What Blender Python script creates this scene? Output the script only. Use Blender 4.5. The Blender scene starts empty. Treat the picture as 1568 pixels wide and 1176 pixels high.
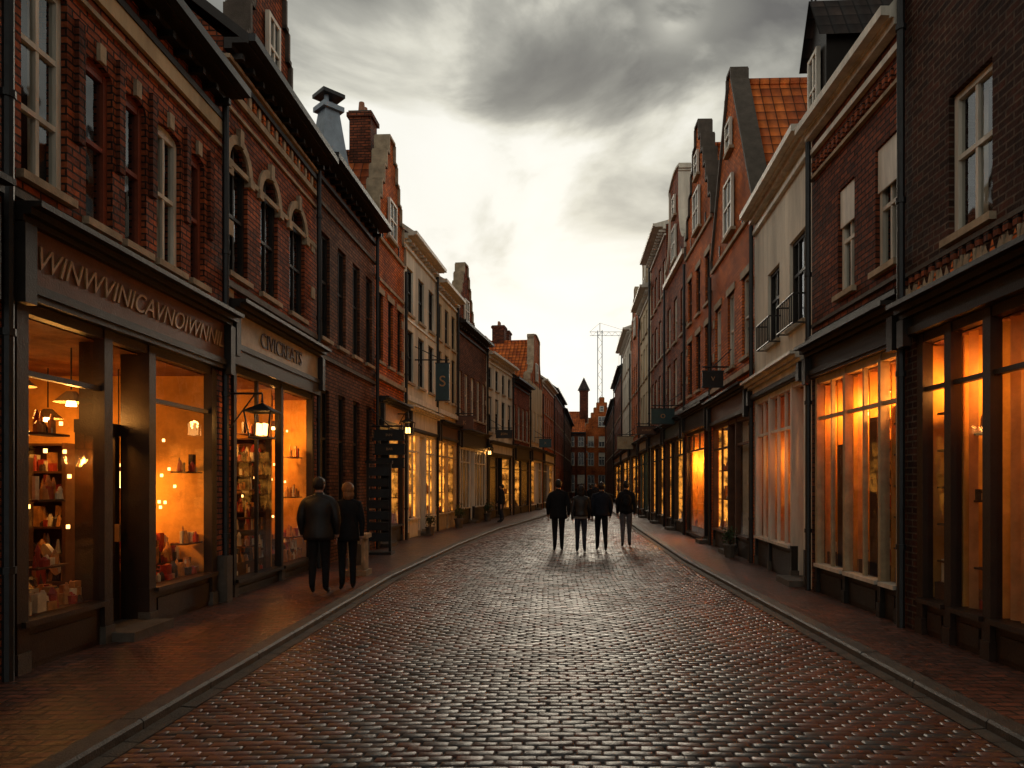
import bpy, math, random
from mathutils import Vector, Matrix
random.seed(11)
R=random.random
def U(a,b): return a+(b-a)*random.random()
scene=bpy.context.scene
COL=scene.collection
# ------------------------------------------------------------------ materials
MATS={}
def newmat(name):
    m=bpy.data.materials.new(name); m.use_nodes=True
    nt=m.node_tree; nt.nodes.clear()
    out=nt.nodes.new('ShaderNodeOutputMaterial')
    return m,nt,out
def N(nt,t,**k):
    n=nt.nodes.new(t)
    for a,b in k.items(): setattr(n,a,b)
    return n
def math_(nt,op,a,b=None,c=None):
    n=nt.nodes.new('ShaderNodeMath'); n.operation=op
    for i,v in enumerate((a,b,c)):
        if v is None: continue
        if isinstance(v,(int,float)): n.inputs[i].default_value=v
        else: nt.links.new(v,n.inputs[i])
    return n.outputs[0]
def mixc(nt,fac,a,b,mode='MIX'):
    n=nt.nodes.new('ShaderNodeMix'); n.data_type='RGBA'; n.blend_type=mode
    for s,v in ((n.inputs[0],fac),(n.inputs[6],a),(n.inputs[7],b)):
        if isinstance(v,(int,float)): s.default_value=v
        elif isinstance(v,tuple): s.default_value=(*v,1) if len(v)==3 else v
        else: nt.links.new(v,s)
    return n.outputs[2]
def noise(nt,vec,scale,detail=4,rough=.6):
    n=N(nt,'ShaderNodeTexNoise'); n.inputs['Scale'].default_value=scale
    n.inputs['Detail'].default_value=detail; n.inputs['Roughness'].default_value=rough
    nt.links.new(vec,n.inputs['Vector']); return n.outputs['Fac']
def maprange(nt,v,a,b,c,d):
    n=N(nt,'ShaderNodeMapRange'); nt.links.new(v,n.inputs[0])
    for i,x in enumerate((a,b,c,d)): n.inputs[i+1].default_value=x
    return n.outputs[0]
def brick(name,c1,c2,mort,rough=.8,bw=.22,rh=.075,bumpd=.02,stain=.6,spec=.12,ms=.011):
    m,nt,out=newmat(name)
    tc=N(nt,'ShaderNodeTexCoord'); geo=N(nt,'ShaderNodeNewGeometry')
    b=N(nt,'ShaderNodeTexBrick'); b.offset=.5
    nz=N(nt,'ShaderNodeTexNoise'); nz.inputs['Scale'].default_value=3; nt.links.new(tc.outputs['UV'],nz.inputs['Vector'])
    vm=N(nt,'ShaderNodeVectorMath',operation='MULTIPLY_ADD'); nt.links.new(nz.outputs['Color'],vm.inputs[0]); vm.inputs[1].default_value=(.02,.016,0); nt.links.new(tc.outputs['UV'],vm.inputs[2])
    nt.links.new(vm.outputs[0],b.inputs['Vector'])
    b.inputs['Color1'].default_value=(*c1,1); b.inputs['Color2'].default_value=(*c2,1); b.inputs['Mortar'].default_value=(*mort,1)
    b.inputs['Scale'].default_value=1; b.inputs['Mortar Size'].default_value=ms; b.inputs['Mortar Smooth'].default_value=.25
    b.inputs['Bias'].default_value=0; b.inputs['Brick Width'].default_value=bw; b.inputs['Row Height'].default_value=rh
    n1=noise(nt,geo.outputs['Position'],.9,6,.65); n2=noise(nt,geo.outputs['Position'],14,3)
    s=maprange(nt,n1,.3,.7,1-stain,1.25); s2=maprange(nt,n2,.3,.7,.6,1.35)
    k=math_(nt,'MULTIPLY',s,s2)
    cc=N(nt,'ShaderNodeCombineColor')
    for i in range(3): nt.links.new(k,cc.inputs[i])
    col=mixc(nt,1.0,b.outputs['Color'],cc.outputs[0],'MULTIPLY')
    p=N(nt,'ShaderNodeBsdfPrincipled'); nt.links.new(col,p.inputs['Base Color'])
    nt.links.new(maprange(nt,n2,.2,.8,rough-.12,rough+.12),p.inputs['Roughness'])
    p.inputs['Specular IOR Level'].default_value=spec
    hgt=math_(nt,'ADD',math_(nt,'MULTIPLY',b.outputs['Fac'],-1),math_(nt,'MULTIPLY',n2,.7))
    bp=N(nt,'ShaderNodeBump'); bp.inputs['Distance'].default_value=bumpd; bp.inputs['Strength'].default_value=1
    nt.links.new(hgt,bp.inputs['Height']); nt.links.new(bp.outputs[0],p.inputs['Normal'])
    nt.links.new(p.outputs[0],out.inputs[0]); MATS[name]=m
def tiles(name,c1,c2):
    m,nt,out=newmat(name)
    tc=N(nt,'ShaderNodeTexCoord'); geo=N(nt,'ShaderNodeNewGeometry')
    b=N(nt,'ShaderNodeTexBrick'); b.offset=0
    nt.links.new(tc.outputs['UV'],b.inputs['Vector'])
    b.inputs['Color1'].default_value=(*c1,1); b.inputs['Color2'].default_value=(*c2,1); b.inputs['Mortar'].default_value=(c1[0]*.2,c1[1]*.2,c1[2]*.2,1)
    b.inputs['Scale'].default_value=1; b.inputs['Mortar Size'].default_value=.02; b.inputs['Mortar Smooth'].default_value=.6
    b.inputs['Brick Width'].default_value=.24; b.inputs['Row Height'].default_value=.3
    sx=N(nt,'ShaderNodeSeparateXYZ'); nt.links.new(tc.outputs['UV'],sx.inputs[0])
    fr=math_(nt,'FRACT',math_(nt,'DIVIDE',sx.outputs[1],.3))
    wv=math_(nt,'ABSOLUTE',math_(nt,'SINE',math_(nt,'MULTIPLY',sx.outputs[0],math.pi/.24)))
    h=math_(nt,'ADD',math_(nt,'MULTIPLY',fr,-.7),wv)
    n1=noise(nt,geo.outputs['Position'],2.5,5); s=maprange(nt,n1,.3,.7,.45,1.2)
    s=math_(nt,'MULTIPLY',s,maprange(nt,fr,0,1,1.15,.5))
    cc=N(nt,'ShaderNodeCombineColor')
    for i in range(3): nt.links.new(s,cc.inputs[i])
    col=mixc(nt,1.0,b.outputs['Color'],cc.outputs[0],'MULTIPLY')
    p=N(nt,'ShaderNodeBsdfPrincipled'); nt.links.new(col,p.inputs['Base Color']); p.inputs['Roughness'].default_value=.7; p.inputs['Specular IOR Level'].default_value=.2
    bp=N(nt,'ShaderNodeBump'); bp.inputs['Distance'].default_value=.06; nt.links.new(h,bp.inputs['Height']); nt.links.new(bp.outputs[0],p.inputs['Normal'])
    nt.links.new(p.outputs[0],out.inputs[0]); MATS[name]=m
def plain(name,c,rough=.6,var=.3,scale=3,bump=.003,metal=0,spec=.35,streak=False,transl=0):
    m,nt,out=newmat(name); geo=N(nt,'ShaderNodeNewGeometry')
    v=geo.outputs['Position']
    if streak:
        vm=N(nt,'ShaderNodeVectorMath',operation='MULTIPLY'); nt.links.new(v,vm.inputs[0]); vm.inputs[1].default_value=(1,1,.18); v2=vm.outputs[0]
    else: v2=v
    n1=noise(nt,v2,scale,6,.65); n2=noise(nt,v,scale*12,3)
    s=maprange(nt,n1,.3,.7,1-var,1+var*.3)
    cc=N(nt,'ShaderNodeCombineColor')
    for i in range(3): nt.links.new(s,cc.inputs[i])
    col=mixc(nt,1.0,c,cc.outputs[0],'MULTIPLY')
    p=N(nt,'ShaderNodeBsdfPrincipled'); nt.links.new(col,p.inputs['Base Color'])
    nt.links.new(maprange(nt,n2,.3,.7,max(.05,rough-.1),min(1,rough+.1)),p.inputs['Roughness'])
    p.inputs['Metallic'].default_value=metal; p.inputs['Specular IOR Level'].default_value=spec
    bp=N(nt,'ShaderNodeBump'); bp.inputs['Distance'].default_value=bump; nt.links.new(math_(nt,'ADD',n1,n2),bp.inputs['Height']); nt.links.new(bp.outputs[0],p.inputs['Normal'])
    res=p.outputs[0]
    if transl:
        t=N(nt,'ShaderNodeBsdfTranslucent'); nt.links.new(col,t.inputs[0]); mx=N(nt,'ShaderNodeMixShader'); mx.inputs[0].default_value=transl
        nt.links.new(res,mx.inputs[1]); nt.links.new(t.outputs[0],mx.inputs[2]); res=mx.outputs[0]
    nt.links.new(res,out.inputs[0]); MATS[name]=m
def emis(name,c,st,var=0):
    m,nt,out=newmat(name); e=N(nt,'ShaderNodeEmission'); e.inputs[0].default_value=(*c,1); e.inputs[1].default_value=st
    if var:
        geo=N(nt,'ShaderNodeNewGeometry')
        n1=noise(nt,geo.outputs['Position'],3.2,5,.7)
        nt.links.new(maprange(nt,n1,.38,.66,st*.08,st*1.6),e.inputs[1])
    nt.links.new(e.outputs[0],out.inputs[0]); MATS[name]=m
def glassmat(name,f0=.06,tint=(.8,.82,.8)):
    # window pane: see-through, with Schlick reflection that is the same from both faces
    m,nt,out=newmat(name); geo=N(nt,'ShaderNodeNewGeometry')
    t=N(nt,'ShaderNodeBsdfTransparent'); t.inputs[0].default_value=(*tint,1)
    g=N(nt,'ShaderNodeBsdfGlossy'); g.inputs['Roughness'].default_value=.03; g.inputs[0].default_value=(.9,.92,.95,1)
    bp=N(nt,'ShaderNodeBump'); bp.inputs['Distance'].default_value=.004; bp.inputs['Strength'].default_value=.5
    nt.links.new(noise(nt,geo.outputs['Position'],2.2,2),bp.inputs['Height']); nt.links.new(bp.outputs[0],g.inputs['Normal'])
    dt=N(nt,'ShaderNodeVectorMath',operation='DOT_PRODUCT'); nt.links.new(geo.outputs['Normal'],dt.inputs[0]); nt.links.new(geo.outputs['Incoming'],dt.inputs[1])
    c=math_(nt,'SUBTRACT',1,math_(nt,'ABSOLUTE',dt.outputs['Value']))
    f=math_(nt,'MULTIPLY_ADD',math_(nt,'POWER',c,5),1-f0,f0)
    mx=N(nt,'ShaderNodeMixShader'); nt.links.new(f,mx.inputs[0]); nt.links.new(t.outputs[0],mx.inputs[1]); nt.links.new(g.outputs[0],mx.inputs[2])
    nt.links.new(mx.outputs[0],out.inputs[0]); MATS[name]=m
brick('brick_dark',(.25,.066,.028),(.10,.032,.018),(.030,.020,.015))
brick('brick_red',(.40,.10,.036),(.18,.046,.021),(.04,.024,.017))
brick('brick_brown',(.25,.10,.05),(.13,.05,.028),(.05,.032,.022))
brick('brick_orange',(.76,.19,.04),(.48,.11,.026),(.12,.05,.025))
brick('brick_black',(.085,.032,.02),(.032,.016,.012),(.12,.086,.062),ms=.010)
brick('pavers',(.17,.052,.028),(.08,.032,.02),(.02,.015,.012),rough=.42,bw=.2,rh=.1,bumpd=.014,stain=.4,spec=.5)
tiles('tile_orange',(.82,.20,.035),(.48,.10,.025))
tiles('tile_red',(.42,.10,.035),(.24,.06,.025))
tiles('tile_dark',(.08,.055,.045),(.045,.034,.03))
plain('plaster_white',(.72,.66,.54),.85,.5,1.6,.006,streak=True,spec=.2)
plain('plaster_cream',(.58,.45,.28),.85,.5,1.6,.006,streak=True,spec=.2)
plain('stone',(.42,.32,.21),.8,.5,4,.008,spec=.2)
plain('stone_dark',(.10,.08,.062),.7,.4,5,.008,spec=.2)
plain('kerb_stone',(.085,.07,.056),.55,.5,6,.008)
plain('wood_dark',(.020,.015,.011),.5,.4,5,.003,spec=.3)
plain('wood_brown',(.10,.04,.018),.5,.4,5,.003)
plain('wood_umber',(.032,.016,.009),.45,.4,5,.003)
plain('wood_fascia',(.15,.055,.022),.5,.4,4,.003)
plain('paint_white',(.68,.62,.51),.5,.4,5,.002,streak=True)
plain('paint_cream',(.42,.31,.18),.5,.4,5,.002)
plain('paint_rust',(.22,.05,.022),.5,.35,5,.002)
plain('paint_green',(.02,.05,.05),.4,.3,5,.002)
plain('metal_dark',(.03,.03,.03),.45,.3,6,.002,metal=.5)
plain('lead',(.22,.26,.30),.5,.35,3,.004,metal=.3)
plain('gold',(.42,.22,.08),.45,.3,9,.002)
plain('letters_dark',(.05,.02,.012),.5,.2,9,.001)
plain('curtain',(.62,.55,.43),.9,.25,6,.004,spec=.1)
plain('curtain_warm',(.80,.46,.20),.9,.3,4,.004,transl=.6,spec=.1)
plain('interior_dark',(.02,.016,.013),.9,.5,4,.002)  # near-black colour stands in for the darkness of unlit rooms
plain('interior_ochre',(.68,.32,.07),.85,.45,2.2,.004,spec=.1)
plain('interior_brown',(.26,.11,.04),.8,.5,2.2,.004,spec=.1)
plain('interior_wood',(.11,.045,.018),.65,.4,5,.003,spec=.2)
plain('goods_a',(.62,.27,.07),.4,.6,9,.002)
plain('goods_b',(.07,.04,.025),.3,.5,9,.002)
plain('goods_c',(.80,.68,.45),.35,.4,9,.002)
plain('goods_d',(.42,.05,.025),.35,.5,9,.002)
plain('leather',(.013,.012,.011),.5,.4,9,.004)
plain('cloth_black',(.012,.012,.013),.85,.4,9,.004,spec=.15)
plain('cloth_navy',(.016,.018,.026),.85,.4,9,.004,spec=.15)
plain('denim',(.03,.035,.05),.85,.4,12,.003,spec=.15)
plain('denim_light',(.10,.10,.11),.85,.4,12,.003,spec=.15)
plain('cloth_grey',(.30,.29,.27),.85,.3,9,.003,spec=.15)
plain('skin',(.38,.21,.14),.55,.15,9,.001)
plain('hair_dark',(.015,.010,.008),.5,.4,40,.006)
plain('hair_blond',(.26,.11,.04),.5,.5,40,.006)
plain('eye',(.6,.6,.6),.2,.05,9,.0)
plain('leaf',(.05,.075,.025),.6,.6,20,.002)
plain('terracotta',(.3,.12,.06),.7,.3,6,.004)
plain('mortar_ground',(.022,.018,.016),.7,.3,6,.006)
plain('ground',(.06,.05,.045),.8,.3,1,.01)
plain('glass_opaque',(.02,.02,.02),.12,.4,1.5,.01,spec=.8)
emis('bulb',(1,.60,.22),16)
emis('bulb_soft',(1,.50,.14),6)
emis('glow_far',(1,.36,.045),1.9,var=1)  # glow for shop panels, used instead of lamps inside
emis('glow_dim',(1,.36,.05),.8,var=1)
glassmat('glass',.08); glassmat('glass_shop',.04,(.97,.96,.94))
m,nt,out=newmat('setts'); geo=N(nt,'ShaderNodeNewGeometry'); at=N(nt,'ShaderNodeAttribute'); at.attribute_name='Col'
n1=noise(nt,geo.outputs['Position'],.55,5,.6); n2=noise(nt,geo.outputs['Position'],38,4,.7)
s=math_(nt,'MULTIPLY',maprange(nt,n1,.3,.7,.65,1.25),maprange(nt,n2,.3,.7,.65,1.25))
cc=N(nt,'ShaderNodeCombineColor')
for i in range(3): nt.links.new(s,cc.inputs[i])
p=N(nt,'ShaderNodeBsdfPrincipled'); nt.links.new(mixc(nt,1.,at.outputs['Color'],cc.outputs[0],'MULTIPLY'),p.inputs['Base Color'])
r=math_(nt,'ADD',maprange(nt,n1,.35,.65,.31,.46),maprange(nt,n2,.3,.7,-.06,.1)); nt.links.new(r,p.inputs['Roughness'])
p.inputs['Specular IOR Level'].default_value=.5
bp=N(nt,'ShaderNodeBump'); bp.inputs['Distance'].default_value=.004; nt.links.new(n2,bp.inputs['Height']); nt.links.new(bp.outputs[0],p.inputs['Normal'])
nt.links.new(p.outputs[0],out.inputs[0]); MATS['setts']=m
# ------------------------------------------------------------------ mesh helpers
def interp(pts,y):
    if y<=pts[0][0]: return pts[0][1]
    for (a,b),(c,d) in zip(pts,pts[1:]):
        if y<=c: return b+(d-b)*(y-a)/(c-a)
    return pts[-1][1]
WLp=[(-20,-4.6),(12,-4.6),(16,-4.5),(22,-4.2),(28,-3.6),(33,-2.9),(42,-1.2),(52,.2),(65,1.5),(88,3.2)]
WRp=[(-20,4.2),(12,4.2),(16,4.5),(20,4.6),(26,4.7),(33,4.9),(44,5.3),(60,6.),(88,7.7)]
CLp=[(-20,-2.9),(13,-2.8),(20,-2.4),(27,-1.75),(36,-.35),(44,.7),(52,1.65),(65,2.8),(88,4.3)]
CRp=[(-20,3.1),(16,3.1),(27,3.5),(33,3.75),(44,4.15),(60,4.95),(88,6.5)]
class Frame:
    def __init__(s,o,ud,nd): s.o=Vector(o); s.u=Vector(ud); s.n=Vector(nd)
    def __call__(s,u,d,h): return s.o+s.u*u+s.n*d+Vector((0,0,h))
class Builder:
    def __init__(s,name,origin):
        s.e=bpy.data.objects.new(name,None); s.e.empty_display_size=.3; COL.objects.link(s.e)
        s.e.location=origin; s.o=Vector(origin); s.parts={}; s.simple=False
    def poly(s,part,mat,pts):
        L=s.parts.setdefault((part,mat),[]); L.append([Vector(p) for p in pts])
    def finish(s,smooth=()):
        for (part,mat),polys in s.parts.items():
            vs=[];fs=[];uv=[]
            for P in polys:
                k=len(vs); fs.append(range(k,k+len(P)))
                n=Vector((0,0,0))
                for i in range(len(P)):
                    a=P[i];b=P[(i+1)%len(P)]
                    n+=Vector(((a.y-b.y)*(a.z+b.z),(a.z-b.z)*(a.x+b.x),(a.x-b.x)*(a.y+b.y)))
                if n.length<1e-12: n=Vector((0,0,1))
                n.normalize()
                if abs(n.z)>.98: uu=Vector((1,0,0)); vv=Vector((0,1,0))
                else:
                    uu=Vector((0,0,1)).cross(n).normalized(); vv=n.cross(uu)
                for p in P:
                    vs.append(p-s.o); uv.extend((p.dot(uu),p.dot(vv)))
            me=bpy.data.meshes.new(part); me.from_pydata(vs,[],fs)
            l=me.uv_layers.new(name='UVMap'); l.data.foreach_set('uv',uv)
            me.materials.append(MATS[mat]); me.update()
            ob=bpy.data.objects.new(part,me); COL.objects.link(ob); ob.parent=s.e
        return s.e
def box(B,part,mat,F,u0,u1,d0,d1,h0,h1):
    P=[F(u,d,h) for h in (h0,h1) for d in (d0,d1) for u in (u0,u1)]
    for f in ((0,1,3,2),(4,5,7,6),(0,1,5,4),(2,3,7,6),(0,2,6,4),(1,3,7,5)): B.poly(part,mat,[P[i] for i in f])
def quad(B,part,mat,F,u0,u1,d,h0,h1):
    B.poly(part,mat,[F(u0,d,h0),F(u1,d,h0),F(u1,d,h1),F(u0,d,h1)])
def tube(B,part,mat,a,b,r0,r1=None,n=8,cap=True):
    a=Vector(a);b=Vector(b); r1=r0 if r1 is None else r1
    ax=(b-a).normalized(); t=Vector((1,0,0)) if abs(ax.x)<.9 else Vector((0,1,0))
    x=ax.cross(t).normalized(); y=ax.cross(x)
    A=[a+(x*math.cos(i*2*math.pi/n)+y*math.sin(i*2*math.pi/n))*r0 for i in range(n)]
    C=[b+(x*math.cos(i*2*math.pi/n)+y*math.sin(i*2*math.pi/n))*r1 for i in range(n)]
    for i in range(n): B.poly(part,mat,[A[i],A[(i+1)%n],C[(i+1)%n],C[i]])
    if cap:
        if r0>1e-4: B.poly(part,mat,A)
        if r1>1e-4: B.poly(part,mat,C)
def arcpts(a,b,spring,rise,n=10):
    m=(a+b)/2; w=(b-a)/2
    return [(m-w*math.cos(math.pi*i/n),spring+rise*math.sin(math.pi*i/n)) for i in range(n+1)]
def facade(B,mat,F,L,H,ops,rev=.2):
    us=sorted({0,L,*[o[0] for o in ops],*[o[1] for o in ops]}); hs=sorted({0,H,*[o[2] for o in ops],*[o[3] for o in ops]})
    for i in range(len(us)-1):
        for j in range(len(hs)-1):
            cu=(us[i]+us[i+1])/2; ch=(hs[j]+hs[j+1])/2
            if any(o[0]<cu<o[1] and o[2]<ch<o[3] for o in ops): continue
            if us[i+1]-us[i]<1e-5 or hs[j+1]-hs[j]<1e-5: continue
            quad(B,'walls',mat,F,us[i],us[i+1],0,hs[j],hs[j+1])
    for a,b,c,d,r in ops:
        B.poly('walls',mat,[F(a,0,c),F(a,-rev,c),F(a,-rev,d-r),F(a,0,d-r)])
        B.poly('walls',mat,[F(b,0,c),F(b,-rev,c),F(b,-rev,d-r),F(b,0,d-r)])
        if r<=0: B.poly('walls',mat,[F(a,0,d),F(b,0,d),F(b,-rev,d),F(a,-rev,d)])
        else:
            A=arcpts(a,b,d-r,r); n=len(A)-1
            for i in range(n):
                (x0,y0),(x1,y1)=A[i],A[i+1]
                c0=(a,d) if i<n/2 else (b,d)
                B.poly('walls',mat,[F(c0[0],0,c0[1]),F(x0,0,y0),F(x1,0,y1)])
                B.poly('walls',mat,[F(x0,0,y0),F(x1,0,y1),F(x1,-rev,y1),F(x0,-rev,y0)])
def folds(B,part,mat,F,a,b,d,c,h,w=.07,amp=.03):
    n=max(2,int((b-a)/w)); 
    for i in range(n):
        u0=a+(b-a)*i/n; u1=a+(b-a)*(i+1)/n
        d0=d+(amp if i%2 else -amp); d1=d+(-amp if i%2 else amp)
        B.poly(part,mat,[F(u0,d0,c),F(u1,d1,c),F(u1,d1,h),F(u0,d0,h)])
def window(B,F,a,b,c,d,r=0,frame='paint_white',nv=1,hb=(.5,),blind=0,cur=True,lintel='brick',sill='stone',fw=.065,proud=False,arch=None):
    off=.16 if proud else 0
    d1=-.06+off; d0=-.13+off; g=-.1+off
    box(B,'window_frames',frame,F,a,a+fw,d0,d1,c,d); box(B,'window_frames',frame,F,b-fw,b,d0,d1,c,d)
    box(B,'window_frames',frame,F,a+fw,b-fw,d0,d1-.002,c,c+fw); box(B,'window_frames',frame,F,a+fw,b-fw,d0,d1-.002,d-fw,d)
    for i in range(nv):
        u=a+(b-a)*(i+1)/(nv+1); box(B,'window_frames',frame,F,u-.022,u+.022,d0+.01,d1-.012,c+fw,d-fw)
    for k in hb:
        h=c+(d-c)*k; box(B,'window_frames',frame,F,a+fw,b-fw,d0+.015,d1-.005,h-.025,h+.025)
    if r>0: 
        h=d-r*.95; box(B,'window_frames',frame,F,a+fw,b-fw,d0+.012,d1-.008,h-.03,h+.03)
    if B.simple or proud:
        quad(B,'window_glass','glass_opaque',F,a,b,g,c,d)
        if not proud and R()<.35: quad(B,'window_blinds','curtain',F,a+fw,b-fw,g+.008,d-(d-c)*U(.2,.5),d-fw)
    else:
        quad(B,'window_glass','glass',F,a,b,g,c,d)
        quad(B,'window_interior','interior_dark',F,a-.4,b+.4,-.6,c-.3,d+.2)  # dark sheet stands in for the unlit room behind the pane
        w=b-a
        if cur:
            k=U(.16,.3); folds(B,'curtains','curtain',F,a,a+w*k,-.27,c,d); folds(B,'curtains','curtain',F,b-w*k,b,-.27,c,d)
    if blind: box(B,'window_shutters','paint_white',F,a+.01,b-.01,-.055,-.03,d-(d-c)*blind,d-.01)
    if sill: box(B,'window_sills',sill,F,a-.06,b+.06,(-.12 if not proud else .002),.07+off*.3,c-.075,c)
    if lintel and not arch:
        if r==0 and lintel!='brick': box(B,'lintels',lintel,F,a-.1,b+.1,-.05,.025,d,d+.16)
    if arch and r>0:
        A=arcpts(a,b,d-r,r); O=arcpts(a-.13,b+.13,d-r,r+.13)
        for i in range(len(A)-1):
            p=[A[i],A[i+1],O[i+1],O[i]]
            B.poly('window_arches',arch,[F(x,.035,y) for x,y in p])
            B.poly('window_arches',arch,[F(O[i][0],.035,O[i][1]),F(O[i+1][0],.035,O[i+1][1]),F(O[i+1][0],0,O[i+1][1]),F(O[i][0],0,O[i][1])])
            B.poly('window_arches',arch,[F(A[i][0],.035,A[i][1]),F(A[i+1][0],.035,A[i+1][1]),F(A[i+1][0],-.05,A[i+1][1]),F(A[i][0],-.05,A[i][1])])
        m_=(a+b)/2; box(B,'keystones','stone',F,m_-.06,m_+.06,-.05,.07,d-.02,d+.24)
        for q in (a-.07,b+.07): box(B,'keystones','stone',F,q-.08,q+.08,-.05,.055,d-r-.14,d-r)
def goods(B,F,a,b,d0,d1,c,n,hmax=.25,s=1):
    for i in range(n):
        u=U(a,b); d=U(d0,d1); w=U(.025,.07)*s; h=U(.06,hmax); mt=random.choice(['goods_a','goods_b','goods_c','goods_d','goods_a'])
        if R()<.55:
            P=F(u,d,c); tube(B,'display_goods',mt,P,P+Vector((0,0,h*.7)),w,w*U(.5,1.1),7,cap=False); 
            tube(B,'display_goods',mt,P+Vector((0,0,h*.7)),P+Vector((0,0,h)),w*U(.5,.9),w*.25,6)
        else: box(B,'display_goods',mt,F,u-w,u+w,d-w*.6,d+w*.6,c,c+h)
def light(F,u,d,h,e,col=(1,.42,.085),rad=.08,par=None):
    l=bpy.data.lights.new('lamp_light','POINT'); l.energy=e; l.color=col; l.shadow_soft_size=rad
    o=bpy.data.objects.new('lamp_light',l); COL.objects.link(o)
    w=F(u,d,h); o.parent=par.e; o.location=w-par.o
def pendant(B,F,u,d,h,top,e,r=.17):
    tube(B,'pendant_cord','metal_dark',F(u,d,h+.14),F(u,d,top),.008)
    tube(B,'pendant_shade','paint_cream',F(u,d,h),F(u,d,h+.12),r,.05,16,False)
    tube(B,'pendant_bulb','bulb',F(u,d,h-.04),F(u,d,h+.05),.055,.035,10)
    light(F,u,d,h-.15,e,par=B)
def rack(B,F,u,d0,d1,c,top,n,back='interior_wood'):
    for k in range(n+1):
        h=c+(top-c)*k/n; box(B,'shelves','interior_wood',F,u,u+.2,d1,d0,h,h+.025)
        if k<n: goods(B,F,u+.03,u+.13,d1+.05,d0-.05,h+.026,int((d0-d1)*24),(top-c)/n*.75,.8)
    for d in (d0,d1): box(B,'shelves','interior_wood',F,u-.005,u+.205,d-.02,d+.02,c,top+.03)
    B.poly('shelf_backs',back,[F(u+.202,d0,c),F(u+.202,d1,c),F(u+.202,d1,top),F(u+.202,d0,top)])
def shoproom(B,F,a,b,top,dep,wall='interior_brown',endwall=None,lamps=(),racks=(),back=0,hotspots=12,c=.1,fins=()):
    ew=endwall or wall
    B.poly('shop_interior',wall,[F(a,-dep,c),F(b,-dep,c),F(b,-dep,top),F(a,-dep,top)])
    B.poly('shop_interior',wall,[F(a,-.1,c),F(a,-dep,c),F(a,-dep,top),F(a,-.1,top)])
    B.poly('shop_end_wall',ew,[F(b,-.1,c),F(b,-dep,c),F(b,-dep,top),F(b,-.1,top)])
    B.poly('shop_floor','interior_wood',[F(a,-.09,c),F(b,-.09,c),F(b,-dep,c),F(a,-dep,c)])
    B.poly('shop_ceiling','interior_brown',[F(a,-.09,top),F(b,-.09,top),F(b,-dep,top),F(a,-dep,top)])
    for r_ in racks: rack(B,F,*r_)
    for (u,depth) in fins: box(B,'glow_catch_panel','interior_ochre',F,u,u+.03,-depth,-.1,c,top-.02)  # ochre panels added to catch lamplight as orange columns behind the panes
    for k in range(back):
        h=.7+(top-1.1)*k/back; box(B,'shelves','interior_wood',F,a+.05,b-.05,-dep+.01,-dep+.3,h,h+.03); goods(B,F,a+.1,b-.1,-dep+.06,-dep+.24,h+.031,int((b-a)*13),.3,.9)
    for l in lamps: pendant(B,F,l[0],l[1],l[2],top,l[3],.12 if len(l)>4 else .17)
    for i in range(hotspots):
        P=F(U(a+.2,b-.2),U(-.7,-.25),U(1.1,top-.5)); tube(B,'hotspot_emitters','bulb_soft',P,P+Vector((0,0,.04)),.018,.018,5)  # tiny emitters added to give the shop windows bright hot spots
def text(B,F,side,s,u,d,h,size,mat,ext=.012,shear=0):
    cu=bpy.data.curves.new('lettering','FONT'); cu.body=s; cu.size=size; cu.extrude=ext; cu.align_x='CENTER'; cu.align_y='CENTER'; cu.shear=shear
    cu.materials.append(MATS[mat]); o=bpy.data.objects.new('lettering',cu); COL.objects.link(o)
    x=F.u*(1 if side<0 else -1); z=F.n; M=Matrix((x,Vector((0,0,1)),z)).transposed().to_4x4()
    M.translation=F(u,d,h)-B.o; o.parent=B.e; o.matrix_local=M
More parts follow.
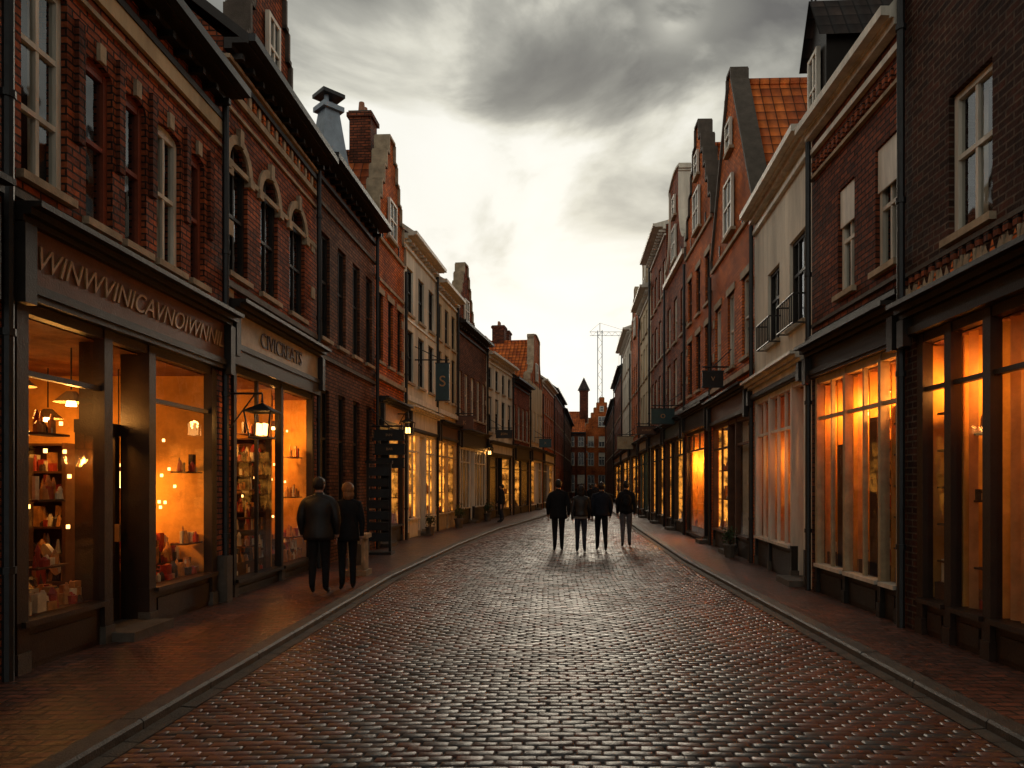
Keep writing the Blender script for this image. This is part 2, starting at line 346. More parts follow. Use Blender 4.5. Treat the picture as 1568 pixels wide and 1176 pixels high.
def shopfront(B,F,S):
    fr=S.get('frame','wood_dark'); top=S['top']; base=S.get('base',.5); bays=S['bays']; a0=bays[0][0]; b1=bays[-1][1]
    tr=S.get('transom',.62); ri=S.get('riser','wood_dark'); rm=S.get('room'); pw=S.get('pw',.045)
    edges=sorted({x for q in bays for x in q[:2]})
    for x in edges:
        lo=x-pw if x>a0 else x; hi=x+pw if x<b1 else x
        if x==a0: hi=x+pw*2
        if x==b1: lo=x-pw*2
        box(B,'shop_posts',fr,F,lo,hi,-.07,.045,base,top); box(B,'shop_posts',ri,F,lo-.002,hi+.002,-.08,.05,0,base)
        box(B,'shop_posts',S.get('plinth','stone_dark'),F,lo-.012,hi+.012,-.08,.065,0,.28)
    box(B,'shop_posts',fr,F,a0+.09,b1-.09,-.08,.03,top-.1,top)
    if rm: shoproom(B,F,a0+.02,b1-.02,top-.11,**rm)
    for q in bays:
        a,b,k=q[:3]; opt=q[3] if len(q)>3 else {}
        if k=='win':
            bs=opt.get('base',base)
            box(B,'stall_riser',ri,F,a+.05,b-.05,-.08,0.0,0,bs-.05)
            box(B,'stall_riser',ri,F,a+.16,b-.16,0.001,.02,.16,bs-.14)
            box(B,'shop_sill',S.get('sillmat',fr),F,a+.05,b-.05,-.08,.09,bs-.05,bs)
            quad(B,'shop_glass','glass_shop' if (rm or opt.get('glow')) else ('glass_opaque' if B.simple else 'glass_shop'),F,a+.04,b-.04,-.015,bs,top-.1)
            if tr: box(B,'shop_transom',fr,F,a+.04,b-.04,-.05,.015,top-tr-.025,top-tr+.025)
            nm=opt.get('nm',0)
            for i in range(nm):
                u=a+(b-a)*(i+1)/(nm+1)
                box(B,'shop_mullions',fr,F,u-.02,u+.02,-.045,.01,bs if opt.get('full') else top-tr+.03,top-.1)
            if rm:
                pl=opt.get('plat',.55)
                box(B,'display_platform','interior_wood',F,a+.06,b-.06,-.1-pl,-.091,.1,bs+.0)
                np_=opt.get('pile',60)
                if np_:
                    goods(B,F,a+.12,b-.12,-.1-pl+.05,-.16,bs+.001,np_,.22,.9)
                    for k2 in range(2):
                        box(B,'display_steps','interior_wood',F,a+.1,b-.1,-.1-pl+.02+.14*k2,-.1-pl+.02+.14*(k2+1),bs+.001,bs+.3-.12*k2); goods(B,F,a+.15,b-.15,-.1-pl+.06+.14*k2,-.1-pl+.1+.14*k2,bs+.302-.12*k2,np_//3,.26,.9)
                for (x0,x1) in opt.get('cur',()): folds(B,'shop_curtains','curtain_warm',F,a+.06+(b-a-.12)*x0,a+.06+(b-a-.12)*x1,-.12,bs,top-.12,.07,.025)
                for (x0,hh) in opt.get('hang',()):
                    u=a+(b-a)*x0; 
                    for sh in range(hh): h=bs+.4+(top-bs-.9)*sh/hh; box(B,'glass_shelf','interior_wood',F,u-.22,u+.22,-.33,-.12,h,h+.02); goods(B,F,u-.19,u+.19,-.3,-.15,h+.021,9,.24,.7)
            elif opt.get('glow'):
                quad(B,'shop_interior',opt['glow'],F,a+.05,b-.05,-.45,bs,top-.1)  # emissive back panel: shop glow put into the surface instead of lamps
                B.poly('shop_end_wall',opt['glow'],[F(b-.05,-.1,bs),F(b-.05,-.45,bs),F(b-.05,-.45,top-.1),F(b-.05,-.1,top-.1)])  # end panel glows too, no lamp behind it
                for k2 in range(3):
                    h=bs+k2*.75; box(B,'shelves','interior_wood',F,a+.06,b-.06,-.3,-.1,h,h+.03); goods(B,F,a+.12,b-.12,-.26,-.14,h+.031,int((b-a)*7),.35,1.1)
            elif not B.simple: quad(B,'shop_interior','interior_dark',F,a+.05,b-.05,-.9,bs-.3,top)  # dark sheet in place of an unlit shop's depth
            if opt.get('curt'): folds(B,'shop_curtains',opt['curt'],F,a+.06,b-.06,-.14 if not B.simple else .002,bs,top-.1,.09,.03 if not B.simple else .01)
        elif k=='door':
            dd=-.3; dm=opt.get('mat',fr)
            B.poly('shop_door',fr,[F(a+.05,-.06,0),F(a+.05,dd,0),F(a+.05,dd,top),F(a+.05,-.06,top)])
            B.poly('shop_door',fr,[F(b-.05,-.06,0),F(b-.05,dd,0),F(b-.05,dd,top),F(b-.05,-.06,top)])
            box(B,'shop_door',dm,F,a+.06,b-.06,dd-.05,dd,.1,.95)
            box(B,'shop_door',dm,F,a+.2,b-.2,dd,dd+.02,.28,.82)
            box(B,'shop_door',dm,F,a+.06,a+.15,dd-.05,dd-.001,.95,2.3); box(B,'shop_door',dm,F,b-.15,b-.06,dd-.05,dd-.001,.95,2.3)
            box(B,'shop_door',dm,F,a+.06,b-.06,dd-.06,dd+.01,2.3,2.44)
            quad(B,'shop_glass','glass_shop',F,a+.06,b-.06,dd-.03,.95,top)
            if not rm: quad(B,'shop_interior','glow_dim' if opt.get('lit') else 'interior_dark',F,a-.1,b+.1,dd-.5,0,top)  # backing sheet: emissive for a lit shop, near-black for a dark one
            box(B,'door_handle','gold',F,b-.16,b-.13,dd,dd+.05,1.1,1.3)
            if opt.get('step',True): box(B,'doorstep','stone_dark',F,a+.02,b-.02,-.29,.3,0.0,.2)
    if 'fascia' in S:
        fc,fh,fm=S['fascia']; x0=S.get('fa',a0-.1); x1=S.get('fb',b1+.1)
        box(B,'fascia',fm,F,x0,x1,0.002,.10,fc,fh)
        box(B,'fascia_trim','wood_dark',F,x0-.02,x1+.02,0.002,.15,fc-.08,fc); box(B,'fascia_trim','wood_dark',F,x0-.02,x1+.02,.002,.13,top-.001,fc-.08)
        for (o,hh) in ((.17,.05),(.24,.06),(.33,.05)):
            fhh=fh+ {.17:0,.24:.05,.33:.11}[o]; box(B,'shop_cornice',S.get('corn','wood_dark'),F,x0-.04,x1+.04,0.002,o,fhh,fhh+hh)
        for x in (x0+.02,x1-.02): box(B,'corbels','wood_dark',F,x-.07,x+.07,.101,.2,fc-.2,fh-.02)
def coping(B,F,prof,mat='stone',t=.07,d0=-.36,d1=.07):
    for (u0,h0),(u1,h1) in zip(prof,prof[1:]):
        dx,dh=u1-u0,h1-h0; l=math.hypot(dx,dh)
        if l<.02: continue
        nx,nh=-dh/l*t,dx/l*t
        c=[(u0,h0),(u1,h1),(u1+nx,h1+nh),(u0+nx,h0+nh)]
        for dd in (d0,d1): B.poly('gable_coping',mat,[F(x,dd,y) for x,y in c])
        for i in range(4):
            (x0,y0),(x1,y1)=c[i],c[(i+1)%4]; B.poly('gable_coping',mat,[F(x0,d0,y0),F(x1,d0,y1),F(x1,d1,y1),F(x0,d1,y0)])
def step_prof(a,b,H,top,n=5):
    m=(a+b)/2; w=(b-a)/2; cap=.28; P=[(a,H)]
    for i in range(n):
        h=H+(top-H)*(i+1)/(n+1); P+= [(a+(w-cap)*i/n,h),(a+(w-cap)*(i+1)/n,h)]
    P+= [(m-cap,top),(m+cap,top)]
    return P+[(a+b-x,y) for x,y in reversed(P[:-2])]
def tri_prof(a,b,H,top): return [(a,H),(a,H+.25),((a+b)/2-.22,top-.25),((a+b)/2-.22,top),((a+b)/2+.22,top),((a+b)/2+.22,top-.25),(b,H+.25),(b,H)]
def neck_prof(a,b,H,top):
    m=(a+b)/2; w=b-a; h=top-H; nk=w*.24
    L=[(a,H),(a,H+h*.12)]
    for i in range(7):
        t=i/6; L.append((a+.05+(m-nk-a-.05)*math.sin(t*math.pi/2),H+h*.12+(h*.5)*(1-math.cos(t*math.pi/2))))
    L+=[(m-nk,top-.35),(m-nk-.1,top-.32),(m-nk-.1,top-.2)]
    L+=[(m-nk*.5,top-.06)]
    return L+[(m,top)]+[(a+b-x,y) for x,y in reversed(L)]
def gable(B,F,mat,prof,cop='stone',th=.3):
    B.poly('gable',mat,[F(x,0,y) for x,y in prof]); B.poly('gable',mat,[F(x,-th,y) for x,y in prof])
    for (x0,y0),(x1,y1) in zip(prof,prof[1:]): B.poly('gable',mat,[F(x0,0,y0),F(x1,0,y1),F(x1,-th,y1),F(x0,-th,y0)])
    if cop: coping(B,F,prof,cop)
def chimney(B,F,u,d,h0,h1,w=.32,mat='brick_dark',pots=True):
    box(B,'chimney',mat,F,u-w,u+w,d-w,d+w,h0,h1); box(B,'chimney',mat,F,u-w-.06,u+w+.06,d-w-.06,d+w+.06,h1,h1+.12)
    box(B,'chimney','stone_dark',F,u-w-.02,u+w+.02,d-w-.02,d+w+.02,h1+.12,h1+.18)
    if pots:
        for q in (-.14,.14): P=F(u+q,d,h1+.18); tube(B,'chimney_pots','terracotta',P,P+Vector((0,0,.3)),.1,.075,10)
def house(name,side,y0,y1,H,wall,wins=(),roof=('eaves',3,'tile_red'),shop=None,corn='wood_dark',gab=None,strings=(),dep=8,F=None,rows=(),pipe=True,sidem=None,overh=.28,brk=True):
    far=F is not None or y0>=28
    if F is None:
        W=WLp if side<0 else WRp
        p0=Vector((interp(W,y0),y0,0)); p1=Vector((interp(W,y1),y1,0)); ud=(p1-p0); L=ud.length; ud.normalize()
        nd=Vector((ud.y,-ud.x,0)) if side<0 else Vector((-ud.y,ud.x,0)); F=Frame(p0,ud,nd)
        k=L/(y1-y0)
        def yu(y): return (y-y0)*k
    else:
        L=y1-y0
        def yu(y): return y-y0
    B=Builder(name,F.o); B.F=F; B.L=L; B.yu=yu; B.side=side; B.simple=far or y1<5
    W=[]
    for w in wins:
        w=dict(w); w['a']=yu(w['a']); w['b']=yu(w['b']); W.append(w)
    for (c,d,n,ww,opt) in rows:
        for i in range(n):
            cu=L*(i+.5)/n; W.append(dict(a=cu-ww/2,b=cu+ww/2,c=c,d=d,**opt))
    ops=[(w['a'],w['b'],w['c'],w['d'],w.get('r',0)) for w in W]
    if shop:
        shop=dict(shop)
        shop['bays']=[(yu(q[0]),yu(q[1]),*q[2:]) for q in shop['bays']]
        ops.append((shop['bays'][0][0],shop['bays'][-1][1],0,shop['top'],0))
    facade(B,wall,F,L,H,ops)
    for w in W: window(B,F,**w)
    if shop: shopfront(B,F,shop)
    sm=sidem or wall; e=.012
    for x in (e,L-e): B.poly('side_walls',sm,[F(x,-.001,0),F(x,-dep,0),F(x,-dep,H),F(x,-.001,H)])
    quad(B,'side_walls',sm,F,e,L-e,-dep,0,H)
    t,rise,rm=roof
    if t=='eaves':
        rd=-dep/2; ov=overh
        B.poly('roof',rm,[F(e,ov,H+.02),F(L-e,ov,H+.02),F(L-e,rd,H+rise+.02),F(e,rd,H+rise+.02)])
        B.poly('roof',rm,[F(e,-dep-.2,H),F(L-e,-dep-.2,H),F(L-e,rd,H+rise+.02),F(e,rd,H+rise+.02)])
        for x in (e,L-e): B.poly('side_walls',sm,[F(x,0,H),F(x,-dep,H),F(x,rd,H+rise-.03)])
        for x in (e,L-e): 
            B.poly('roof_verge',corn or 'wood_dark',[F(x,ov+.02,H-.1),F(x,ov+.02,H+.05),F(x,rd,H+rise+.07),F(x,rd,H+rise-.12)])
        tube(B,'roof_ridge',rm,F(e,rd,H+rise+.03),F(L-e,rd,H+rise+.03),.09)
    elif t=='gable':
        m_=L/2
        for x in (e,L-e):
            B.poly('roof',rm,[F(x,-.28,H-.05),F(x,-dep,H-.05),F(m_,-dep,H+rise),F(m_,-.28,H+rise)])
        B.poly('side_walls',sm,[F(e,-dep,H),F(L-e,-dep,H),F(m_,-dep,H+rise)])
        tube(B,'roof_ridge',rm,F(m_,-.2,H+rise),F(m_,-dep,H+rise),.1)
    if corn:
        x0,x1=.014,L-.014
        box(B,'cornice',corn,F,x0,x1,.002,.07,H-.42,H-.34); box(B,'cornice',corn,F,x0,x1,.002,.12,H-.16,H-.08); box(B,'cornice',corn,F,x0,x1,.002,overh,H-.08,H)
        if brk:
            n=int(L/.35)
            for i in range(n): u=L*(i+.5)/n; box(B,'cornice_brackets',corn,F,u-.035,u+.035,.002,overh*.65,H-.24,H-.161)
        box(B,'gutter','metal_dark' if corn!='paint_white' else corn,F,x0,x1,overh+.001,overh+.12,H-.06,H+.05)
    for (h,t_,pr,mt) in strings: box(B,'string_courses',mt,F,.013,L-.013,.002,pr,h,h+t_)
    if gab:
        kind=gab[0]; top=gab[1]; a=gab[2] if len(gab)>2 else .015; b=gab[3] if len(gab)>3 else L-.015; mt=gab[4] if len(gab)>4 else wall; cp=gab[5] if len(gab)>5 else 'stone'
        pr={'step':step_prof,'tri':tri_prof,'neck':neck_prof}[kind](a,b,H,top); gable(B,F,mt,pr,cp)
        mm=(a+b)/2; ww=min(.45,(b-a)*.13)
        if top-H>1.6:
            window(B,F,mm-ww,mm+ww,H+.25,H+.25+min(1.3,(top-H)*.35),frame='paint_white',nv=1,hb=(.5,),proud=True)
        if top-H>3.4: window(B,F,mm-ww*.6,mm+ww*.6,H+(top-H)*.55,H+(top-H)*.55+.7,frame='paint_white',nv=0,hb=(.5,),proud=True)
        for q in (-.28,.28):
            uu=mm+q*(b-a); box(B,'wall_anchors','metal_dark',F,uu-.02,uu+.02,.002,.03,H-.1,H+.35)
        for k2 in range(3):
            h=H*.55+k2*.9
            for x in (.1,L-.1-.2): box(B,'quoins','stone',F,x,x+.2,.002,.02,h,h+.22)
    if pipe:
        tube(B,'downpipe','metal_dark',F(L-.08,.09,.1),F(L-.08,.09,H-.2),.045)
        for h in (1,3,5,7):
            if h<H-.5: tube(B,'downpipe','metal_dark',F(L-.08,.09,h),F(L-.08,.09,h+.06),.06)
    return B
def w(a,b,c,d,**k): return dict(a=a,b=b,c=c,d=d,**k)
# ------------------------------------------------------------------ LEFT SIDE
B=house('corner_brick_house',-1,-7,6.05,7.2,'brick_dark',rows=[(4.4,6.1,6,.9,dict(frame='paint_white'))],shop=dict(top=3.3,frame='wood_dark',bays=[(-6,-3,'win'),(-3,-2,'door'),(-2,2,'win'),(2,5.6,'win')],fascia=(3.45,4.05,'wood_dark'))); B.finish()
dk='paint_rust'
B=house('brick_shop_house',-1,6.05,10.12,7.3,'brick_red',[
 w(6.24,6.84,4.5,6.4,frame='paint_white',nv=1,hb=(.33,.66),sill='stone'),
 w(7.12,7.56,4.42,6.1,r=.1,frame=dk,nv=0,cur=False),w(7.78,8.2,4.42,6.1,r=.1,frame=dk,nv=0,cur=False),
 w(8.42,8.98,4.42,6.1,r=.1,frame='paint_white',nv=1),w(9.22,9.6,4.42,6.1,r=.1,frame=dk,nv=0,cur=False)],
 roof=('eaves',4,'tile_red'),overh=.3,
 strings=[(6.68,.24,.05,'plaster_cream'),(6.5,.05,.05,'stone'),(4.22,.07,.08,'stone_dark')],
 shop=dict(top=3.36,base=.55,frame='wood_umber',riser='wood_umber',fascia=(3.5,4.0,'wood_fascia'),fa=.02,fb=4.0,pw=.07,
   room=dict(dep=2.9,wall='interior_brown',endwall='interior_ochre',back=5,hotspots=34,
     lamps=[(1.75,-.6,2.65,34),(3.2,-.95,1.75,42),(3.1,-1.8,2.6,24),(.8,-.5,2.7,16)],
     racks=[(2.15,-.95,-1.9,.6,2.2,5),(1.15,-.75,-1.9,.6,2.0,4),(3.72,-1.3,-2.4,.6,2.0,5)]),
   bays=[(6.13,7.42,'win',dict(pile=190,plat=.7,hang=((.55,3),))),
   (7.42,8.25,'door',dict(step=True)),
   (8.25,9.86,'win',dict(pile=120,plat=.55,hang=((.82,2),)))]))
F=B.F
text(B,F,-1,'WINWVINICAVNOIWNNIL',2.02,.105,3.75,.30,'gold',shear=.35)
for u in (1.29,1.94,2.65,3.36): box(B,'keystones','stone',F,u-.05,u+.05,-.03,.04,6.1,6.28)
box(B,'counter','interior_wood',F,2.9,3.6,-1.8,-1.3,.1,1.05); goods(B,F,2.95,3.55,-1.75,-1.35,1.051,26,.3)
for q in (-.12,.12): tube(B,'lampshade','bulb_soft',F(3.2+q,-.9,1.72),F(3.2+q,-.9,1.92),.07,.05,10)
tube(B,'display_plate','goods_c',F(1.05,-.35,1.0),F(1.075,-.33,1.01),.17,.16,20)
box(B,'hanging_sign','paint_cream',F,.12,.5,-.5,-.48,2.65,2.95)
box(B,'stone_pier','stone_dark',F,3.88,4.05,.002,.16,0,.75)
for u in (.95,1.62,2.26,3.05,3.68): box(B,'brick_pilasters','brick_dark',F,u-.05,u+.05,.002,.045,5.1,6.3)
B.finish()

B=house('arched_window_house',-1,10.15,14.1,8.15,'brick_red',[
 w(10.3,10.96,4.85,6.8,r=.33,frame='wood_dark',nv=1,hb=(.45,),arch='stone',cur=False),
 w(11.45,12.15,4.85,6.8,r=.35,frame='wood_dark',nv=1,hb=(.45,),arch='stone',cur=False),
 w(12.7,13.45,4.85,6.8,r=.37,frame='wood_dark',nv=1,hb=(.45,),arch='stone',cur=False)],
 roof=('eaves',3.4,'tile_red'),overh=.34,
 strings=[(7.42,.1,.06,'stone'),(7.2,.05,.04,'stone'),(6.4,.08,.03,'stone'),(4.6,.09,.08,'stone_dark'),(7.86,.06,.09,'stone')],
 gab=('step',11.2,.7,2.6,'brick_red','stone_dark'),
 shop=dict(top=3.5,base=.35,transom=0,frame='wood_dark',fascia=(3.8,4.25,'paint_cream'),fa=.05,fb=3.85,
   room=dict(dep=2.2,wall='interior_brown',endwall='interior_ochre',back=5,hotspots=30,
    lamps=[(.9,-.5,2.9,34,1),(2.9,-.45,2.8,60,1),(2.8,-1.4,2.3,36)],
    racks=[(1.75,-.12,-1.1,.35,2.5,7)],fins=((1.97,1.1),)),
   bays=[(10.4,12.25,'win',dict(pile=80,plat=.35,nm=1,full=True,hang=((.6,5),))),(12.25,13.85,'win',dict(pile=110,plat=.4,hang=((.75,3),)))]))
F=B.F; text(B,F,-1,'CIVICREATS',1.95,.104,4.02,.34,'letters_dark')
for i in range(22): u=.1+i*.175; box(B,'frieze_blocks','brick_orange' if i%2 else 'stone',F,u,u+.09,.002,.035,7.56,7.8)
B.finish()
def lantern(X,Y,Z,s,wallx,e=12):
    O=Vector((X,Y,Z)); B=Builder('wall_lantern',O); G=Frame((X,Y,Z),(0,1,0),(1,0,0)); sg=1 if wallx<X else -1
    for a in (-1,1):
        for b in (-1,1): tube(B,'lantern_frame','metal_dark',G(a*s*.7,b*s*.7,-s),G(a*s,b*s,s),.012,n=6)
    for h,k in ((-s,.72),(s,1.03)):
        for a in (-1,1):
            tube(B,'lantern_frame','metal_dark',G(-s*k,a*s*k,h),G(s*k,a*s*k,h),.014,n=6); tube(B,'lantern_frame','metal_dark',G(a*s*k,-s*k,h),G(a*s*k,s*k,h),.014,n=6)
    ap=G(0,0,s*1.7); c=[G(-s*1.1,-s*1.1,s),G(s*1.1,-s*1.1,s),G(s*1.1,s*1.1,s),G(-s*1.1,s*1.1,s)]
    for i in range(4): B.poly('lantern_roof','metal_dark',[c[i],c[(i+1)%4],ap])
    tube(B,'lantern_roof','metal_dark',ap,ap+Vector((0,0,.12)),.02,.008)
    for q in ((-.3,-.2),(.3,.2),(-.25,.25),(.25,-.25)): 
        P=G(q[0]*s,q[1]*s,-s*.8); tube(B,'lantern_candle','bulb_soft',P,P+Vector((0,0,s*.9)),s*.16,s*.13,8)
    W=G(0,wallx-X,s*2.4); P=G(0,0,s*2.4)
    tube(B,'lantern_bracket','metal_dark',W,P,.016); tube(B,'lantern_bracket','metal_dark',P,G(0,0,s*1.7),.012)
    tube(B,'lantern_bracket','metal_dark',W+Vector((0,0,-.5)),P+Vector((-.1*sg,0,0)),.012)
    if e: light(G,0,0,0,e,par=B,rad=.06)
    B.finish()
lantern(-4.12,10.35,2.62,.19,-4.59)
lantern(-3.9,20.2,3.35,.17,-4.27,8); lantern(-2.6,33.2,3.3,.17,-2.9,8)

B=house('tall_brown_house',-1,14.1,18.3,8.3,'brick_brown',rows=[(4.75,6.9,4,.55,dict(frame='wood_dark',nv=1,hb=(.55,),cur=False)),(1.2,3.7,4,.5,dict(frame='wood_dark',nv=1,hb=(.6,),cur=False))],
 roof=('eaves',3.4,'tile_dark'),overh=.34,strings=[(4.3,.08,.06,'stone_dark'),(7.4,.07,.05,'stone_dark')])
chimney(B,B.F,.3,-.9,8.8,9.7,.2,'brick_dark'); chimney(B,B.F,3.2,-4,10.8,12.2,.35,'brick_orange')
B.finish()
B=house('orange_gable_house',-1,18.3,21.3,8.3,'brick_orange',rows=[(5.0,6.8,3,.5,dict(frame='wood_dark',cur=False,lintel='stone'))],roof=('gable',2.7,'tile_orange'),gab=('step',11.3,.015,2.97,'brick_orange','stone'),
 corn=None,strings=[(8.2,.09,.06,'stone'),(4.5,.12,.1,'stone'),(7.1,.08,.05,'stone')],
 shop=dict(top=3.3,base=.6,frame='wood_dark',fascia=(3.45,3.9,'gold'),bays=[(18.6,19.5,'door',dict(lit=False)),(19.5,21,'win',dict(glow='glow_dim'))]))
F=B.F
chimney(B,F,1.6,-.8,10.4,11.9,.3,'brick_dark')
for (h0,h1,r0,r1) in ((9.3,9.9,.75,.5),(9.9,11.2,.5,.27),(11.2,11.32,.4,.4)):
    tube(B,'lead_chimney','lead',F(-.3,-1.1,h0),F(-.3,-1.1,h1),r0,r1,4)
for a in (-.16,.16): tube(B,'lead_chimney','lead',F(-.3+a,-1.1,11.32),F(-.3+a,-1.1,11.55),.06)
tube(B,'lead_chimney','metal_dark',F(-.3,-1.1,11.55),F(-.3,-1.1,11.64),.42,.42,4)
B.finish()
wf=dict(frame='paint_white',cur=True,nv=1,hb=(.5,))
B=house('white_plaster_house',-1,21.3,25.2,9.3,'plaster_white',rows=[(4.9,6.5,3,.75,dict(frame='wood_dark',cur=True)),(7.0,8.4,3,.7,dict(frame='wood_dark',cur=True))],roof=('eaves',3,'tile_orange'),corn='paint_white',strings=[(4.3,.16,.12,'paint_white'),(6.75,.06,.04,'paint_white')],
 shop=dict(top=3.4,base=.7,frame='paint_white',riser='paint_white',plinth='stone',fascia=(3.5,4.0,'paint_white'),corn='paint_white',bays=[(21.6,22.9,'win',dict(glow='glow_far',nm=1,full=True)),(22.9,23.7,'door',dict(lit=True)),(23.7,25,'win',dict(glow='glow_far',nm=1,full=True))])); B.finish()
B=house('cream_plaster_house',-1,25.2,28.4,9.0,'plaster_cream',rows=[(4.9,6.6,3,.6,dict(frame='wood_dark',cur=True)),(7.0,8.3,3,.6,dict(frame='wood_dark'))],roof=('eaves',2.6,'tile_dark'),corn='paint_white',strings=[(4.3,.16,.12,'paint_white')],
 shop=dict(top=3.4,base=.7,frame='paint_cream',riser='paint_cream',plinth='stone',fascia=(3.5,3.9,'wood_brown'),bays=[(25.4,26.8,'win',dict(glow='glow_far',nm=1,full=True)),(26.8,28.2,'win',dict(glow='glow_dim'))])); B.finish()
B=house('brown_gable_house',-1,28.4,33.6,8.3,'brick_brown',rows=[(4.6,6.4,5,.6,dict(**wf))],roof=('eaves',2.4,'tile_dark'),gab=('step',10.9,.02,2.7,'brick_red','stone'),corn='wood_dark',
 shop=dict(top=3.3,base=.8,frame='paint_white',fascia=(3.45,3.9,'wood_dark'),bays=[(28.8,30.4,'win',dict(nm=2,full=True)),(30.4,31.2,'door'),(31.2,33.3,'win',dict(nm=3,full=True))])); B.finish()
B=house('white_gabled_house',-1,33.6,38.8,8.0,'plaster_white',rows=[(4.3,6.0,4,.7,dict(frame='wood_dark',cur=False)),(6.4,7.4,4,.6,dict(frame='wood_dark',cur=False))],roof=('eaves',2.2,'tile_orange'),corn='paint_white',
 shop=dict(top=3.2,base=.5,frame='wood_dark',fascia=(3.3,3.7,'paint_white'),bays=[(34,35.5,'win'),(35.5,36.4,'door'),(36.4,38.4,'win',dict(glow='glow_dim'))])); B.finish()
B=house('orange_roof_house',-1,38.8,43.6,7.6,'brick_red',rows=[(4.3,6.2,4,.7,wf)],roof=('eaves',3.1,'tile_orange'),
 shop=dict(top=3.2,base=.5,frame='wood_dark',fascia=(3.3,3.8,'wood_dark'),bays=[(39.2,41,'win',dict(glow='glow_dim')),(41,43.2,'win')])); B.finish()
B=house('neck_gable_house',-1,43.6,49,8.2,'plaster_cream',rows=[(4.5,6.4,4,.75,wf)],roof=('gable',2.9,'tile_orange'),gab=('neck',11.4,.02,5.3,'brick_orange','stone'),corn=None,
 shop=dict(top=3.3,base=.5,frame='paint_white',fascia=(3.4,3.9,'wood_brown'),bays=[(44,46,'win',dict(glow='glow_dim')),(46,47,'door'),(47,48.6,'win')])); chimney(B,B.F,3,-2.5,10.5,12.0,.4,'brick_dark'); B.finish()
B=house('orange_brick_house',-1,49,56.5,9.0,'brick_orange',rows=[(4.5,6.2,6,.7,wf),(6.8,8.1,6,.7,wf)],roof=('eaves',3,'tile_orange'),corn='paint_white',
 shop=dict(top=3.3,base=.5,frame='paint_white',fascia=(3.4,3.9,'paint_white'),bays=[(49.4,52,'win'),(52,53,'door'),(53,56,'win',dict(glow='glow_dim'))])); chimney(B,B.F,2,-3,10.6,12.6,.45,'brick_dark'); B.finish()
B=house('brown_terrace_house',-1,56.5,68,9.4,'brick_red',rows=[(4.5,6.2,7,.7,wf),(6.8,8.1,7,.7,wf),(.9,3.2,7,.9,wf)],roof=('eaves',3,'tile_orange')); chimney(B,B.F,5,-3,11.6,13,.45); B.finish()
B=house('dark_terrace_house',-1,68,88,9.0,'brick_brown',rows=[(4.5,6.2,11,.8,wf),(6.8,8.1,11,.7,wf),(.9,3.2,11,.9,wf)],roof=('eaves',3,'tile_red')); B.finish()
# ------------------------------------------------------------------ RIGHT SIDE
B=house('dark_corner_house',1,-7,4.9,10.5,'brick_black',rows=[(4.3,5.8,5,.8,wf),(6.8,8.3,5,.8,wf)],shop=dict(top=3.3,frame='wood_dark',bays=[(-6,-2,'win'),(-2,1,'win'),(1,4.6,'win')],fascia=(3.4,3.7,'wood_dark'))); B.finish()
B=house('dark_brick_house',1,4.9,8.3,10.8,'brick_black',[w(6.68,7.4,4.3,5.78,frame='paint_white',nv=1,hb=(.55,)),w(5.2,5.9,4.3,5.78,frame='paint_white',nv=1),w(6.68,7.4,7.2,8.6,frame='paint_white',nv=1)],
 roof=('eaves',3,'tile_dark'),strings=[(4.14,.05,.04,'stone_dark'),(3.70,.05,.05,'stone_dark')],
 shop=dict(top=3.42,base=.5,frame='wood_umber',plinth='wood_umber',riser='wood_umber',fascia=(3.5,3.62,'wood_dark'),pw=.06,
  room=dict(dep=2.0,wall='interior_brown',endwall='interior_ochre',back=4,hotspots=18,lamps=[(2.75,-.35,2.95,34,1),(2.1,-.4,2.95,26,1),(1.2,-.5,2.8,18)],fins=((3.0,1.2),(2.42,.5),(1.8,.35)),racks=[(2.05,-.75,-1.5,.5,2.2,5)]),
  bays=[(5.1,6.7,'win',dict(cur=((.0,.3),(.7,1)),pile=20)),(6.7,7.35,'win',dict(nm=0,cur=((.7,1),),pile=20,hang=((.4,3),))),
  (7.35,7.95,'win',dict(pile=20,plat=.3,hang=((.45,5),)))]))
